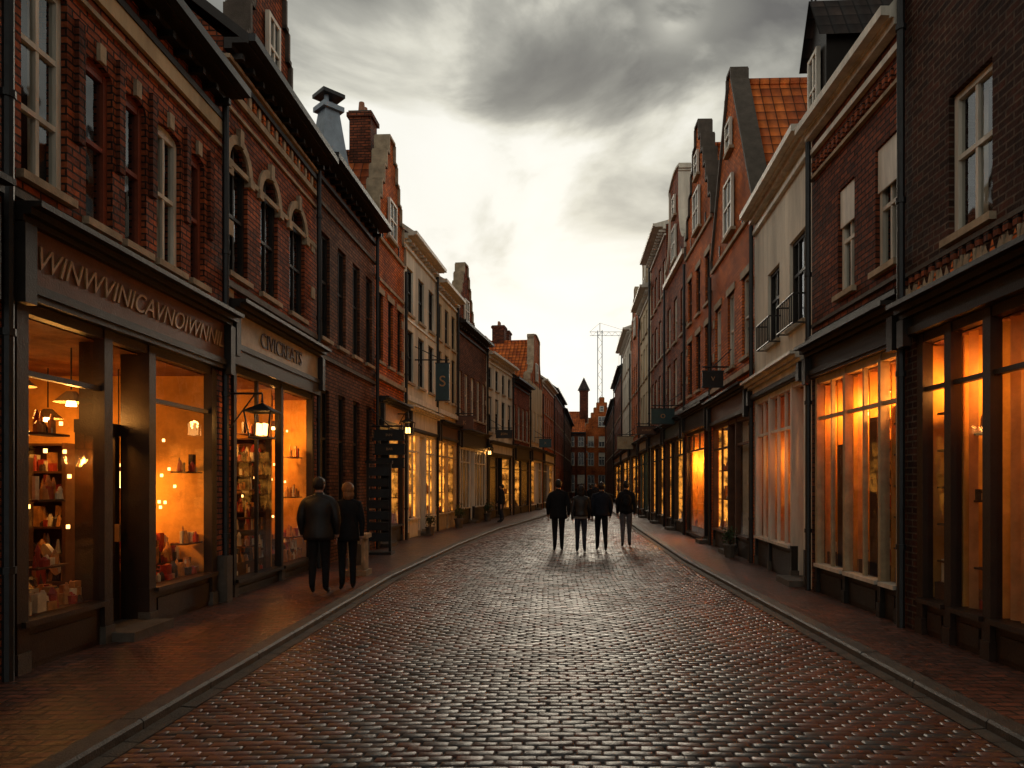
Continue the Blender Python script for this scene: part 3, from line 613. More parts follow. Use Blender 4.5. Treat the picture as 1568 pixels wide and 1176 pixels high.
# raised ornament band: bricks, lozenges and dentils in relief
for i in range(30):
    u=.1+i*.108; h=3.94; mt='stone' if i%3 else 'brick_orange'
    B.poly('ornament_frieze',mt,[B.F(u,.04,h-.085),B.F(u+.04,.04,h),B.F(u,.04,h+.085+.02*(i%2)),B.F(u-.04,.04,h)])
    box(B,'ornament_frieze','stone',B.F,u+.04,u+.07,.002,.05,3.86,3.86+.16*R()+.03)
for i in range(24):
    u=.1+i*.14; box(B,'brick_dentils','brick_dark',B.F,u,u+.07,.002,.04,4.05,4.13)
B.finish()
B=house('red_brick_shop_house',1,8.3,11.2,7.3,'brick_dark',[w(8.5,9.05,4.45,6.0,frame='paint_white',nv=1,hb=(.5,),blind=.36),w(9.66,10.2,4.45,5.95,frame='paint_white',nv=1,hb=(.5,),blind=.36)],
 roof=('eaves',5.2,'tile_dark'),overh=.16,brk=False,corn='paint_white',strings=[(6.5,.05,.06,'stone'),(3.98,.06,.12,'wood_dark'),(4.2,.05,.04,'stone_dark')],
 shop=dict(top=3.38,base=.55,frame='paint_cream',riser='wood_dark',plinth='wood_dark',sillmat='paint_white',fascia=(3.5,3.72,'wood_dark'),transom=.62,pw=.035,
  room=dict(dep=2.0,wall='interior_ochre',endwall='interior_ochre',back=4,hotspots=34,lamps=[(.3,-.35,2.95,30,1),(.85,-.35,2.95,32,1),(1.4,-.35,2.95,32,1),(1.95,-.35,2.95,32,1),(2.35,-.35,2.95,28,1)],fins=((.52,.9),(1.12,.45),(1.62,.9),(2.15,.45)),racks=[(.92,-.12,-.45,.56,2.6,7,'interior_ochre'),(1.95,-.12,-.42,.56,2.3,6,'interior_ochre')]),
  bays=[(8.36,8.85,'win',dict(pile=20,plat=.3,hang=((.5,5),))),
  (8.85,9.9,'win',dict(nm=1,full=True,pile=40,plat=.3,cur=((.86,1),))),
  (9.9,10.95,'win',dict(nm=1,full=True,cur=((.0,.2),(.75,1)),pile=40,plat=.3))]))
for i in range(18): u=.08+i*.155; box(B,'brick_dentils','brick_red',B.F,u,u+.08,.002,.05,6.62,6.76)
B.finish()
B=house('white_plaster_shop_house',1,11.2,15.05,7.4,'plaster_white',[w(11.55,12.45,4.45,5.95,frame='wood_dark',nv=2,hb=(.6,),cur=True),w(13.1,13.95,4.45,5.85,frame='wood_dark',nv=1,hb=(.6,),cur=True)],
 roof=('eaves',1.0,'tile_dark'),overh=.2,brk=False,corn='paint_white',strings=[(3.92,.06,.08,'paint_white')],
 shop=dict(top=3.5,base=.7,frame='paint_white',riser='wood_dark',sillmat='paint_white',transom=.75,fascia=(3.6,3.72,'plaster_white'),corn='paint_white',pw=.04,
  room=dict(dep=1.8,wall='interior_ochre',hotspots=10,lamps=[(1.3,-.4,2.4,18,1),(2.0,-.4,2.4,20,1),(3.0,-.4,2.4,14,1)],fins=((2.4,.8),(1.7,.4))),bays=[
  (11.4,12.2,'door',dict(mat='paint_white')),(12.2,13.7,'win',dict(nm=2,full=True,cur=((0,.3),(.36,.62),(.7,1)),pile=20)),(13.7,14.8,'win',dict(nm=1,full=True,cur=((0,.4),(.6,1)),pile=20))]))
F=B.F
for a,b in ((.3,1.3),(1.85,2.8)):
    for i in range(9): u=a+(b-a)*i/8; tube(B,'balconette','metal_dark',F(u,.2,4.38),F(u,.2,4.85),.012,n=5)
    for h in (4.38,4.85):
        tube(B,'balconette','metal_dark',F(a,.2,h),F(b,.2,h),.018,n=5)
        for q in (a,b): tube(B,'balconette','metal_dark',F(q,.2,h),F(q,0,h),.015,n=5)
def dormer(B,a,b,d,h0,h1,apex,mat='wood_dark',dep=2.6):
    F=B.F
    quad(B,'dormer',mat,F,a,b,d,h0,h1)
    for x in (a,b): B.poly('dormer',mat,[F(x,d,h0),F(x,d-dep,h0),F(x,d-dep,h1),F(x,d,h1)])
    m_=(a+b)/2
    B.poly('dormer',mat,[F(a,d,h1),F(b,d,h1),F(m_,d,apex)])
    for x,o in ((a,-.12),(b,.12)): B.poly('dormer_roof','tile_dark',[F(x+o,d+.15,h1-.1),F(m_,d+.15,apex+.03),F(m_,d-dep,apex+.03),F(x+o,d-dep,h1-.1)])
    window(B,Frame(F(0,d,0),F.u,F.n),a+.2,b-.2,h0+.5,h1-.1,proud=True,frame='paint_white',sill='paint_white',lintel=None)
dormer(B,.7,1.6,-.45,7.45,9.3,10.1)
tube(B,'finial','metal_dark',F(1.15,-.35,10.05),F(1.15,-.35,10.7),.02,.008)
B.finish()
B=house('orange_gable_shop_house',1,15.05,19.5,7.6,'brick_orange',rows=[(4.6,6.4,3,.7,dict(frame='paint_white',lintel='stone'))],roof=('gable',3.9,'tile_orange'),gab=('tri',11.7,.015,4.43,'brick_orange','stone_dark'),corn=None,
 strings=[(7.5,.09,.06,'stone'),(4.2,.12,.1,'stone')],sidem='brick_dark',
 shop=dict(top=3.3,base=.6,frame='wood_brown',fascia=(3.4,3.8,'wood_brown'),pw=.04,bays=[(15.3,16.6,'win',dict(curt='curtain')),(16.6,17.4,'door'),(17.4,19.2,'win',dict(glow='glow_far',nm=1,full=True))])); B.finish()
B=house('tall_orange_gable_house',1,19.5,23.5,9.2,'brick_orange',rows=[(4.6,6.3,3,.65,dict(frame='wood_dark',lintel='stone')),(6.9,8.3,3,.6,dict(frame='wood_dark',lintel='stone'))],roof=('gable',2.8,'tile_orange'),gab=('step',12.6,.015,3.97,'brick_orange','stone_dark'),corn=None,strings=[(9.1,.09,.06,'stone'),(4.2,.12,.12,'wood_dark')],
 shop=dict(top=3.4,base=.25,transom=.6,frame='wood_dark',fascia=(3.5,3.9,'wood_dark'),pw=.035,
  room=dict(dep=1.6,wall='interior_ochre',back=4,hotspots=14,lamps=[(1.4,-.3,2.6,130,1),(2.2,-.3,2.6,130,1),(3.0,-.3,2.6,130,1)],fins=((1.8,.5),(2.6,.5),(3.4,.8))),bays=[(19.8,20.4,'door'),(20.4,23.2,'win',dict(nm=2,pile=60,plat=.3))])); chimney(B,B.F,.6,-.8,9.6,12.6,.22,'brick_dark'); B.finish()
B=house('neck_gable_brick_house',1,23.5,28,9.6,'brick_red',rows=[(4.6,6.3,3,.75,wf),(6.9,8.5,3,.75,wf)],roof=('gable',2.7,'tile_red'),gab=('neck',13.0,.015,4.48,'brick_red','plaster_white'),corn=None,strings=[(9.4,.16,.14,'paint_white'),(4.2,.12,.1,'wood_dark')],
 shop=dict(top=3.4,base=.5,frame='wood_dark',fascia=(3.5,3.9,'paint_green'),pw=.035,bays=[(23.9,25.6,'win',dict(glow='glow_far',nm=1)),(25.6,26.4,'door'),(26.4,27.6,'win',dict(glow='glow_far'))])); B.finish()
B=house('tall_brown_cornice_house',1,28,33,12.0,'brick_red',rows=[(4.6,6.3,4,.75,wf),(7,8.6,4,.75,wf),(9.4,10.8,4,.7,wf)],roof=('eaves',1.2,'tile_dark'),corn='paint_white',overh=.4,
 shop=dict(top=3.4,base=.5,frame='wood_dark',fascia=(3.5,3.9,'wood_dark'),pw=.035,bays=[(28.4,30,'win',dict(glow='glow_far')),(30,31,'door'),(31,32.6,'win',dict(glow='glow_far'))])); chimney(B,B.F,1,-1.2,12.3,13.3,.3); B.finish()
B=house('white_cornice_house',1,33,38,11.0,'plaster_cream',rows=[(4.6,6.3,4,.75,wf),(7,8.6,4,.75,wf),(9.2,10.3,4,.7,wf)],roof=('eaves',1.6,'tile_red'),corn='paint_white',overh=.4,gab=('neck',13.2,1,4,'plaster_white','stone'),
 shop=dict(top=3.4,base=.5,frame='paint_green',fascia=(3.5,3.9,'paint_cream'),pw=.035,bays=[(33.4,35,'win',dict(glow='glow_far')),(35,36,'door'),(36,37.6,'win',dict(glow='glow_far'))])); B.finish()
B=house('orange_step_gable_house',1,38,43.8,10.0,'brick_orange',rows=[(4.6,6.3,4,.75,wf),(7,8.6,4,.75,wf)],roof=('gable',2.4,'tile_red'),gab=('step',13.0,.02,5.8,'brick_orange','stone'),corn=None,
 shop=dict(top=3.4,base=.5,frame='wood_dark',fascia=(3.5,3.9,'wood_dark'),pw=.035,bays=[(38.4,40.5,'win',dict(glow='glow_dim')),(40.5,43.4,'win',dict(glow='glow_far'))])); B.finish()
B=house('white_terrace_house',1,43.8,52,11.4,'plaster_white',rows=[(4.6,6.3,6,.75,wf),(7,8.6,6,.75,wf),(9.2,10.6,6,.7,wf)],roof=('eaves',1.6,'tile_dark'),corn='paint_white',overh=.4,
 shop=dict(top=3.4,base=.5,frame='wood_dark',fascia=(3.5,3.9,'paint_white'),pw=.035,bays=[(44.4,47.5,'win',dict(glow='glow_far')),(47.5,51.4,'win',dict(glow='glow_far'))])); B.finish()
B=house('brown_shop_terrace',1,52,64,10.4,'brick_red',rows=[(4.6,6.3,8,.75,wf),(7,8.6,8,.75,wf)],roof=('eaves',2.4,'tile_red'),
 shop=dict(top=3.4,base=.5,frame='wood_dark',fascia=(3.5,3.9,'paint_white'),bays=[(52.4,57.5,'win',dict(glow='glow_dim')),(57.5,63.4,'win',dict(glow='glow_far'))])); chimney(B,B.F,5,-3,12,14.4,.45); B.finish()
B=house('dark_shop_terrace',1,64,90,9.4,'brick_brown',rows=[(4.6,6.3,14,.75,wf),(7,8.6,14,.75,wf),(.8,3.2,14,.9,wf)],roof=('eaves',2.6,'tile_red')); B.finish()
def endframe(x,y): return Frame((x,y,0),(1,0,0),(0,-1,0))
B=house('end_gable_house',1,0,4.2,9.0,'brick_orange',rows=[(4.2,5.9,3,.8,wf),(6.6,8,3,.8,wf),(.8,3,3,.9,wf)],roof=('gable',3.4,'tile_orange'),gab=('step',13.0,.02,4.18,'brick_orange','stone'),corn=None,F=endframe(5.2,92))
chimney(B,B.F,-.1,-2,9.5,14.0,.55,'brick_dark',pots=False); tube(B,'turret_roof','tile_dark',B.F(-.1,-2,14.18),B.F(-.1,-2,15.9),.85,.03,8); B.finish()
B=house('end_brown_house',1,0,5,8.4,'brick_red',rows=[(4.2,5.9,4,.8,wf),(6.6,7.9,4,.8,wf),(.8,3,4,.9,wf)],roof=('eaves',3,'tile_orange'),F=endframe(.2,91)); B.finish()
B=house('end_white_house',1,0,5,8.,'plaster_cream',rows=[(4.2,5.9,4,.8,wf),(.8,3,4,.9,wf)],roof=('gable',3,'tile_orange'),gab=('tri',11.6,.02,4.98,'plaster_cream','stone'),corn=None,F=endframe(9.4,91.5)); B.finish()
# ------------------------------------------------------------------ GROUND
def strip(name,mat,A,Bp,z,y0,y1,step=1.0):
    vs=[];fs=[]; n=int((y1-y0)/step)
    for i in range(n+1):
        y=y0+(y1-y0)*i/n; a=A(y); b=Bp(y); vs+=[(a,y,z),(b,y,z)]
    for i in range(n): fs.append((2*i,2*i+1,2*i+3,2*i+2))
    me=bpy.data.meshes.new(name); me.from_pydata(vs,[],fs); l=me.uv_layers.new(name='UVMap')
    for lp in me.loops:
        v=me.vertices[lp.vertex_index].co; l.data[lp.index].uv=(v.x,v.y)
    me.materials.append(MATS[mat]); o=bpy.data.objects.new(name,me); COL.objects.link(o); return o
cl=lambda y:interp(CLp,y); cr=lambda y:interp(CRp,y)
B=Builder('ground',(0,0,0)); B.poly('ground_sheet','ground',[(-300,-300,-.02),(300,-300,-.02),(300,500,-.02),(-300,500,-.02)]); B.finish()
strip('left_pavement','pavers',lambda y:interp(WLp,y)-.08,lambda y:cl(y)-.15,.1,-20,91)
strip('right_pavement','pavers',lambda y:cr(y)+.15,lambda y:interp(WRp,y)+.08,.1,-20,91)
road=bpy.data.objects.new('cobbled_road',None); COL.objects.link(road)
o=strip('road_bed','mortar_ground',lambda y:cl(y)-.05,lambda y:cr(y)+.05,.017,-20,91); o.parent=road
vs=[];fs=[];cols=[]
y=1.2; row=0
while y<88:
    rh=.082 if y<24 else (.12 if y<45 else .24)
    xa=cl(y)+.13; xb=cr(y)-.13
    sw=.165 if y<24 else (.2 if y<45 else .4); x=xa-(sw/2 if row%2 else 0)
    while x<xb-.03:
        x0=max(x,xa); x1=min(x+sw*U(.9,1.1),xb)
        if x1-x0>.05:
            g=.003; hz=.034+U(-.0025,.003); ins=.011; tx=U(-.003,.003); ty=U(-.0018,.0018)
            cam=.04*(1-((x0-(xa+xb)/2)/((xb-xa)/2))**2)
            k=len(vs); jx=U(-.003,.003); jy=U(-.003,.003)
            ya=y+.012*math.sin(x0*1.3+y*.4); yb=y+.012*math.sin(x1*1.3+y*.4)
            q=[(x0+g+jx,ya+g+jy),(x1-g+jx,yb+g-jy),(x1-g,yb+rh-g+jy),(x0+g,ya+rh-g-jx)]
            mx=(x0+x1)/2; my=(ya+yb)/2+rh/2
            for a,b in q: vs.append((a,b,.0+cam))
            for a,b in q: vs.append((a,b,hz-.007+cam))
            for i,(a,b) in enumerate(q):
                sx=1 if a>mx else -1; sy=1 if b>my else -1
                vs.append((a-sx*ins,b-sy*ins,hz+sx*tx+sy*ty+cam))
            for i in range(4):
                j=(i+1)%4; fs.append((k+i,k+j,k+4+j,k+4+i)); fs.append((k+4+i,k+4+j,k+8+j,k+8+i))
            fs.append((k+8,k+9,k+10,k+11))
            v=U(.6,1.35); rr=R()
            edge=abs((mx-(xa+xb)/2)/((xb-xa)/2))
            if rr<.5: c=(.085*v,.056*v,.045*v)
            elif rr<.8: c=(.072*v,.064*v,.060*v)
            else: c=(.13*v,.050*v,.031*v)
            if edge>.55 and R()<.65: c=(.14*v,.052*v,.032*v)
            cols+= [(*c,1)]*12
        x=x+sw if x1<xb else xb
    y+=rh; row+=1
bv=[];bf=[]; ny=110; nx=10
for i in range(ny+1):
    yy=-20+(108)*i/ny; xa=cl(yy)+.1; xb=cr(yy)-.1
    for j in range(nx+1):
        t=-1+2*j/nx; bv.append(((xa+xb)/2+(xb-xa)/2*t,yy,.021+.04*(1-t*t)))
for i in range(ny):
    for j in range(nx): a=i*(nx+1)+j; bf.append((a,a+1,a+nx+2,a+nx+1))
me=bpy.data.meshes.new('joint_sand'); me.from_pydata(bv,[],bf); me.materials.append(MATS['mortar_ground']); o=bpy.data.objects.new('joint_sand',me); COL.objects.link(o); o.parent=road
me=bpy.data.meshes.new('setts'); me.from_pydata(vs,[],fs); ca=me.color_attributes.new('Col','FLOAT_COLOR','POINT')
ca.data.foreach_set('color',[c for q in cols for c in q]); me.polygons.foreach_set('use_smooth',[True]*len(me.polygons))
me.materials.append(MATS['setts']); o=bpy.data.objects.new('setts',me); COL.objects.link(o); o.parent=road
for nm,C,sg in (('left_kerb',cl,-1),('right_kerb',cr,1)):
    B=Builder(nm,(0,0,0)); y=-5
    while y<88:
        ln=1.0; a0,a1=C(y+.006),C(y+ln-.006); z=.1+U(.0,.006)
        yy0,yy1=y+.006,y+ln-.006
        top=[(a0+sg*.02,yy0,z),(a1+sg*.02,yy1,z),(a1+sg*.17,yy1,z),(a0+sg*.17,yy0,z)]
        B.poly('kerb_stones','kerb_stone',top)
        B.poly('kerb_stones','kerb_stone',[(a0,yy0,z-.02),(a1,yy1,z-.02),top[1],top[0]])
        B.poly('kerb_stones','kerb_stone',[(a0,yy0,-.01),(a1,yy1,-.01),(a1,yy1,z-.02),(a0,yy0,z-.02)])
        B.poly('kerb_stones','kerb_stone',[(a0,yy0,-.01),(a0+sg*.17,yy0,-.01),(a0+sg*.17,yy0,z),(a0,yy0,z-.02)])
        for j in range(4):
            p0=y+j*.25+.004;p1=y+(j+1)*.25-.004; b0,b1=C(p0),C(p1); zz=.034+U(-.003,.003)
            B.poly('gutter_stones','stone_dark',[(b0-sg*.004,p0,zz),(b1-sg*.004,p1,zz),(b1-sg*.12,p1,zz-.006),(b0-sg*.12,p0,zz-.006)])
        y+=ln
    B.finish()
# ------------------------------------------------------------------ street furniture
def blade(X,Y,Z,w_,h_,wallx,mat,letter):
    B=Builder('projecting_shop_sign',(X,Y,Z)); G=Frame((X,Y,Z),(1,0,0),(0,-1,0))
    box(B,'sign_board',mat,G,-w_/2,w_/2,-.03,.03,-h_/2,h_/2)
    for a,b,c,d in ((-w_/2-.02,w_/2+.02,h_/2,h_/2+.03),(-w_/2-.02,w_/2+.02,-h_/2-.03,-h_/2)): box(B,'sign_frame','metal_dark',G,a,b,-.04,.04,c,d)
    s=(wallx-X); tube(B,'sign_bracket','metal_dark',G(s,0,h_/2+.12),G(w_/2 if s<0 else -w_/2,0,h_/2+.12),.02)
    tube(B,'sign_bracket','metal_dark',G(s,0,h_/2+.55),G(0,0,h_/2+.12),.013)
    for q in (-w_*.35,w_*.35): tube(B,'sign_bracket','metal_dark',G(q,0,h_/2+.03),G(q,0,h_/2+.12),.01)
    text(B,G,-1,letter,0,.034,0,h_*.42,'gold'); B.finish()
blade(-3.25,22.5,5.0,.42,1.15,-4.15,'paint_green','S')
blade(-3.95,18.0,3.0,.75,.22,-4.4,'wood_dark','INN'); blade(-3.95,18.05,2.65,.75,.22,-4.4,'wood_dark','BAR'); blade(-3.95,18.1,2.3,.7,.2,-4.4,'wood_dark','TEA')
blade(-3.2,28.2,4.2,.7,.5,-3.6,'wood_brown','K'); blade(-2.0,34.5,4.2,.8,.35,-2.7,'wood_dark','ZON'); blade(.0,45.5,4.4,.8,.5,-.7,'paint_green','X')
blade(4.05,24.5,4.1,.8,.5,4.68,'paint_green','O'); blade(4.2,29.5,4.0,.8,.3,4.8,'wood_brown','KUNST'); blade(4.5,40,4.1,.9,.7,5.15,'paint_cream','H')
blade(4.05,17.2,4.3,.5,.35,4.5,'wood_dark','V')
def menu_board(X,Y):
    B=Builder('menu_board_stand',(X,Y,.1)); G=Frame((X,Y,.1),(1,0,0),(0,-1,0))
    for a in (-.26,.26): box(B,'posts','wood_dark',G,a-.03,a+.03,-.03,.03,0,2.15)
    for i in range(7): box(B,'boards','wood_dark' if i%2 else 'metal_dark',G,-.23,.23,-.035,.035+.01*(i%2),.3+i*.26,.3+i*.26+.2)
    box(B,'foot','wood_dark',G,-.33,.33,-.22,.22,0,.06); box(B,'top','wood_dark',G,-.32,.32,-.06,.06,2.15,2.22); B.finish()
menu_board(-3.95,16.9)
B=Builder('stone_pedestal',(-3.42,13.0,.1)); G=Frame((-3.42,13.0,.1),(1,0,0),(0,-1,0))
box(B,'base','stone',G,-.2,.2,-.2,.2,0,.1); box(B,'shaft','stone',G,-.15,.15,-.15,.15,.1,.68); box(B,'cap','stone',G,-.2,.2,-.2,.2,.68,.76); box(B,'panel','stone_dark',G,-.09,.09,.151,.165,.2,.58); B.finish()
def pot_plant(X,Y,s=1,n=90):
    B=Builder('potted_shrub',(X,Y,.1)); tube(B,'pot','stone_dark',(X,Y,.1),(X,Y,.1+.32*s),.13*s,.18*s,12); tube(B,'pot','stone_dark',(X,Y,.1+.3*s),(X,Y,.1+.35*s),.2*s,.2*s,12)
    for i in range(5): tube(B,'stems','wood_brown',(X,Y,.1+.3*s),(X+U(-.15,.15)*s,Y+U(-.15,.15)*s,.1+U(.6,.8)*s),.012,.005,5)
    for i in range(n*3):
        t=U(0,2*math.pi); ph=math.acos(U(-1,1)); r=.27*s*(R()**.4); r*= .75+.35*math.sin(3*t+1)
        c=Vector((X+r*math.sin(ph)*math.cos(t),Y+r*math.sin(ph)*math.sin(t),.1+.62*s+r*math.cos(ph)*1.15))
        a=Vector((U(-1,1),U(-1,1),U(-1,1))).normalized()*.045*s; b=a.cross(Vector((U(-1,1),U(-1,1),U(-1,1)))).normalized()*.022*s
        B.poly('leaves','leaf',[c-a,c+b,c+a,c-b])
    B.finish()
pot_plant(4.2,16.2,.8); pot_plant(-3.3,27.2,1.0); pot_plant(-3.75,23.1,.8); pot_plant(-2.6,32.2,1.)
B=Builder('tower_crane',(8.6,112,0)); C=Vector((8.6,112,0))
for a in (-.35,.35):
    for b in (-.35,.35): tube(B,'mast','lead',C+Vector((a,b,0)),C+Vector((a,b,26)),.04,n=4,cap=False)
for i in range(26):
    s_=1 if i%2 else -1; tube(B,'mast_lattice','lead',C+Vector((-.35*s_,-.35,i)),C+Vector((.35*s_,-.35,i+1)),.025,n=4,cap=False)
for h in (25.2,25.8): tube(B,'jib','lead',C+Vector((-1.6,0,h)),C+Vector((4.6,0,h)),.035,n=4)
for i in range(12): 
    x=-1.6+i*.5; tube(B,'jib_lattice','lead',C+Vector((x,0,25.2 if i%2 else 25.8)),C+Vector((x+.5,0,25.8 if i%2 else 25.2)),.02,n=4,cap=False)
tube(B,'pendant_line','lead',C+Vector((0,0,27.2)),C+Vector((4.6,0,25.8)),.02,n=4); tube(B,'pendant_line','lead',C+Vector((0,0,27.2)),C+Vector((-1.6,0,25.8)),.02,n=4); tube(B,'apex','lead',C+Vector((0,0,25.8)),C+Vector((0,0,27.2)),.05,n=4)
tube(B,'hoist_rope','lead',C+Vector((3,0,25.2)),C+Vector((3,0,20)),.02,n=4); B.finish()
B=Builder('weather_vane',(4.9,12.9,10)); P=Vector((4.75,12.5,9.9))
tube(B,'pole','metal_dark',P,P+Vector((0,0,.9)),.018); tube(B,'arm','metal_dark',P+Vector((-.25,0,.55)),P+Vector((.25,0,.55)),.012)
B.poly('arrow','metal_dark',[P+Vector((-.25,0,.47)),P+Vector((-.25,0,.63)),P+Vector((-.38,0,.55))]); B.poly('cockerel','metal_dark',[P+Vector(q) for q in ((-.14,0,.85),(-.05,0,.78),(.08,0,.82),(.18,0,.98),(.2,0,.85),(.1,0,.72),(-.04,0,.7),(-.1,0,.76))]); B.finish()
# ------------------------------------------------------------------ people
def skin_mesh(verts,edges,radii,roots,sub=1):
    me=bpy.data.meshes.new('sk'); me.from_pydata(verts,edges,[]); ob=bpy.data.objects.new('sk',me); COL.objects.link(ob)
    md=ob.modifiers.new('Skin','SKIN'); md.use_smooth_shade=True
    for i,sv in enumerate(me.skin_vertices[0].data):
        r=radii[i]; sv.radius=r if isinstance(r,tuple) else (r,r); sv.use_root=(i in roots)
    s=ob.modifiers.new('Sub','SUBSURF'); s.levels=sub; s.render_levels=sub
    bpy.context.view_layer.update(); dg=bpy.context.evaluated_depsgraph_get()
    m2=bpy.data.meshes.new_from_object(ob.evaluated_get(dg)); bpy.data.objects.remove(ob); bpy.data.meshes.remove(me); return m2
def person(name,X,Y,z0,head,H,top='leather',leg='cloth_black',hair='hair_dark',stride=.09,female=False,hem=None,pack=False,bulk=1.,long_hair=False,turn=0,arm=.04,coat=.47):
    e=bpy.data.objects.new(name,None); COL.objects.link(e); e.location=(X,Y,z0); e.rotation_euler=(0,0,head)
    k=.93 if female else 1.; kb=k*bulk
    V=[];E=[];Rd=[]
    def v(p,r,par=None):
        V.append(tuple(c*H for c in p)); Rd.append(tuple(q*H for q in r) if isinstance(r,tuple) else r*H)
        if par is not None: E.append((par,len(V)-1))
        return len(V)-1
    pel=v((0,0,.53),(.078*kb,.062*kb)); wa=v((0,0,.62),(.07*kb,.056*kb),pel); ch=v((0,0,.72),(.08*kb,.062*kb),wa); uc=v((0,0,.79),(.058*kb,.05*kb),ch)
    nk=v((0,.004,.84),.032,uc)
    h1=v((0,.012,.88),(.034,.04),nk); h2=v((0,.008,.92),(.038,.045),h1); h3=v((0,.0,.948),(.030,.036),h2)
    for s in (-1,1):
        sh=v((s*.09*kb,0,.785),.04*kb,uc); sw=arm*s*(1 if stride>=0 else -1)
        el=v((s*.118*kb,-.018-sw*.5,.635),.031*kb,sh); wr=v((s*.115*kb,.025-sw*1.6,.505),.021,el); pm=v((s*.113*kb,.034-sw*1.8,.47),(.013,.02),wr)
        st=stride*s
        hp=v((s*.048,0,.50),.058*k,pel); kn=v((s*.05,st*.55+.015,.285),.040*k,hp); an=v((s*.052,st*1.1-.01,.06+(.03 if st<0 else 0)),.028,kn)
        lift=.02 if st<0 else 0
        ft=v((s*.056,st*1.1+.045,.026+lift*.4),(.024,.02),an); v((s*.062,st*1.1+.09,.018),(.02,.014),ft)
    m2=skin_mesh(V,E,Rd,{0},2)
    for mt in (top,leg,'leather','skin'): m2.materials.append(MATS[mt])
    for p in m2.polygons:
        c=p.center/H; p.use_smooth=True
        if c.z>.845: p.material_index=3
        elif c.z<.06: p.material_index=2
        elif abs(c.x)>.09*kb and c.z<.5: p.material_index=3
        elif c.z>.5: p.material_index=0
        else: p.material_index=1
    b=bpy.data.objects.new('body',m2); COL.objects.link(b); b.parent=e
    FV=[];FE=[];FR=[];roots=set()
    for s in (-1,1):
        sw=arm*s*(1 if stride>=0 else -1); bx=s*.113*kb; by=.034-sw*1.8
        for i in range(5):
            if i<4: y0=by-.014+.0095*i; L=(.034,.042,.046,.04)[i]; pts=[(bx,y0,.468),(bx-s*.001,y0+.001,.452),(bx-s*.004,y0+.003,.452-L*.45),(bx-s*.010,y0+.006,.452-L*.85)]
            else: pts=[(bx,by+.014,.482),(bx-s*.008,by+.026,.468),(bx-s*.012,by+.03,.452)]
            k0=len(FV); roots.add(k0)
            for j,q in enumerate(pts):
                FV.append(tuple(c*H for c in q)); FR.append((.0052-.0006*j)*H)
                if j: FE.append((len(FV)-2,len(FV)-1))
    fm=skin_mesh(FV,FE,FR,roots,1); fm.materials.append(MATS['skin']); o=bpy.data.objects.new('fingers',fm); COL.objects.link(o); o.parent=e
    def loft(nm,rings,mat,n=28,wr=.0):
        vs=[];fs=[]
        for ri,(z,rx,ry,cy) in enumerate(rings):
            for i in range(n):
                t=2*math.pi*i/n; q=1+wr*math.sin(5*t+ri*1.7)+wr*.6*math.sin(9*t-ri*2.3)
                vs.append((rx*math.cos(t)*q*H,(ry*math.sin(t)*q+cy)*H,z*H))
        for r_ in range(len(rings)-1):
            for i in range(n): j=(i+1)%n; fs.append((r_*n+i,r_*n+j,(r_+1)*n+j,(r_+1)*n+i))
        me=bpy.data.meshes.new(nm); me.from_pydata(vs,[],fs); me.polygons.foreach_set('use_smooth',[True]*len(fs)); me.materials.append(MATS[mat]); o=bpy.data.objects.new(nm,me); COL.objects.link(o); o.parent=e; return o
    loft('jacket',[(coat+.004,.075*kb,.055*kb,0),(coat,.098*kb,.078*kb,0),(coat+.03,.101*kb,.08*kb,0),(.57,.096*kb,.076*kb,0),(.62,.09*kb,.069*kb,0),(.68,.097*kb,.073*kb,0),(.73,.103*kb,.076*kb,0),(.765,.105*kb,.07*kb,0),(.795,.096*kb,.06*kb,0),(.818,.07*kb,.05,0),(.835,.045,.042,.002),(.862,.04,.042,.003)],top,wr=.03)
    if hem: loft('shirt_hem',[(coat-.028,.085*kb,.066*kb,0),(coat-.03,.097*kb,.074*kb,0),(coat+.02,.095*kb,.074*kb,0)],hem,wr=.02)
    hd=bpy.data.objects.new('head_details',None); COL.objects.link(hd); hd.parent=e; hd.rotation_euler=(0,0,turn)
    def ell(nm,c,r,mat,cut=None,seg=20):
        vs=[];fs=[]; n=seg; m_=seg//2
        for j in range(m_+1):
            ph=math.pi*j/m_
            for i in range(n):
                t=2*math.pi*i/n; w_=1+(.05*math.sin(7*t+3*ph) if cut else 0)
                x,y_,z=r[0]*math.sin(ph)*math.cos(t)*w_,r[1]*math.sin(ph)*math.sin(t)*w_,r[2]*math.cos(ph)
                if cut: z=max(z,cut(y_/r[1])*r[2])
                vs.append(((c[0]+x)*H,(c[1]+y_)*H,(c[2]+z)*H))
        for j in range(m_):
            for i in range(n): a=(i+1)%n; fs.append((j*n+i,j*n+a,(j+1)*n+a,(j+1)*n+i))
        me=bpy.data.meshes.new(nm); me.from_pydata(vs,[],fs); me.polygons.foreach_set('use_smooth',[True]*len(fs)); me.materials.append(MATS[mat]); o=bpy.data.objects.new(nm,me); COL.objects.link(o); o.parent=hd
    ell('face',(0,.010,.923),(.041,.050,.058),'skin')
    ell('nose',(0,.062,.92),(.007,.011,.012),'skin',seg=10)
    for s in (-1,1):
        ell('eye',(s*.017,.052,.932),(.007,.006,.005),'eye',seg=10); ell('ear',(s*.045,.004,.918),(.006,.011,.015),'skin',seg=10)
    ell('mouth',(0,.057,.898),(.014,.005,.0035),'paint_rust',seg=10)
    if long_hair:
        ell('hair',(0,-.006,.93),(.054,.062,.066),hair,lambda q:-2 if q<.25 else (.25 if q<.75 else .45)); ell('hair_back',(0,-.026,.88),(.05,.036,.058),hair,lambda q:-2)
    else: ell('hair',(0,-.004,.934),(.051,.061,.062),hair,lambda q:-.85 if q<.2 else (.05 if q<.6 else .4))
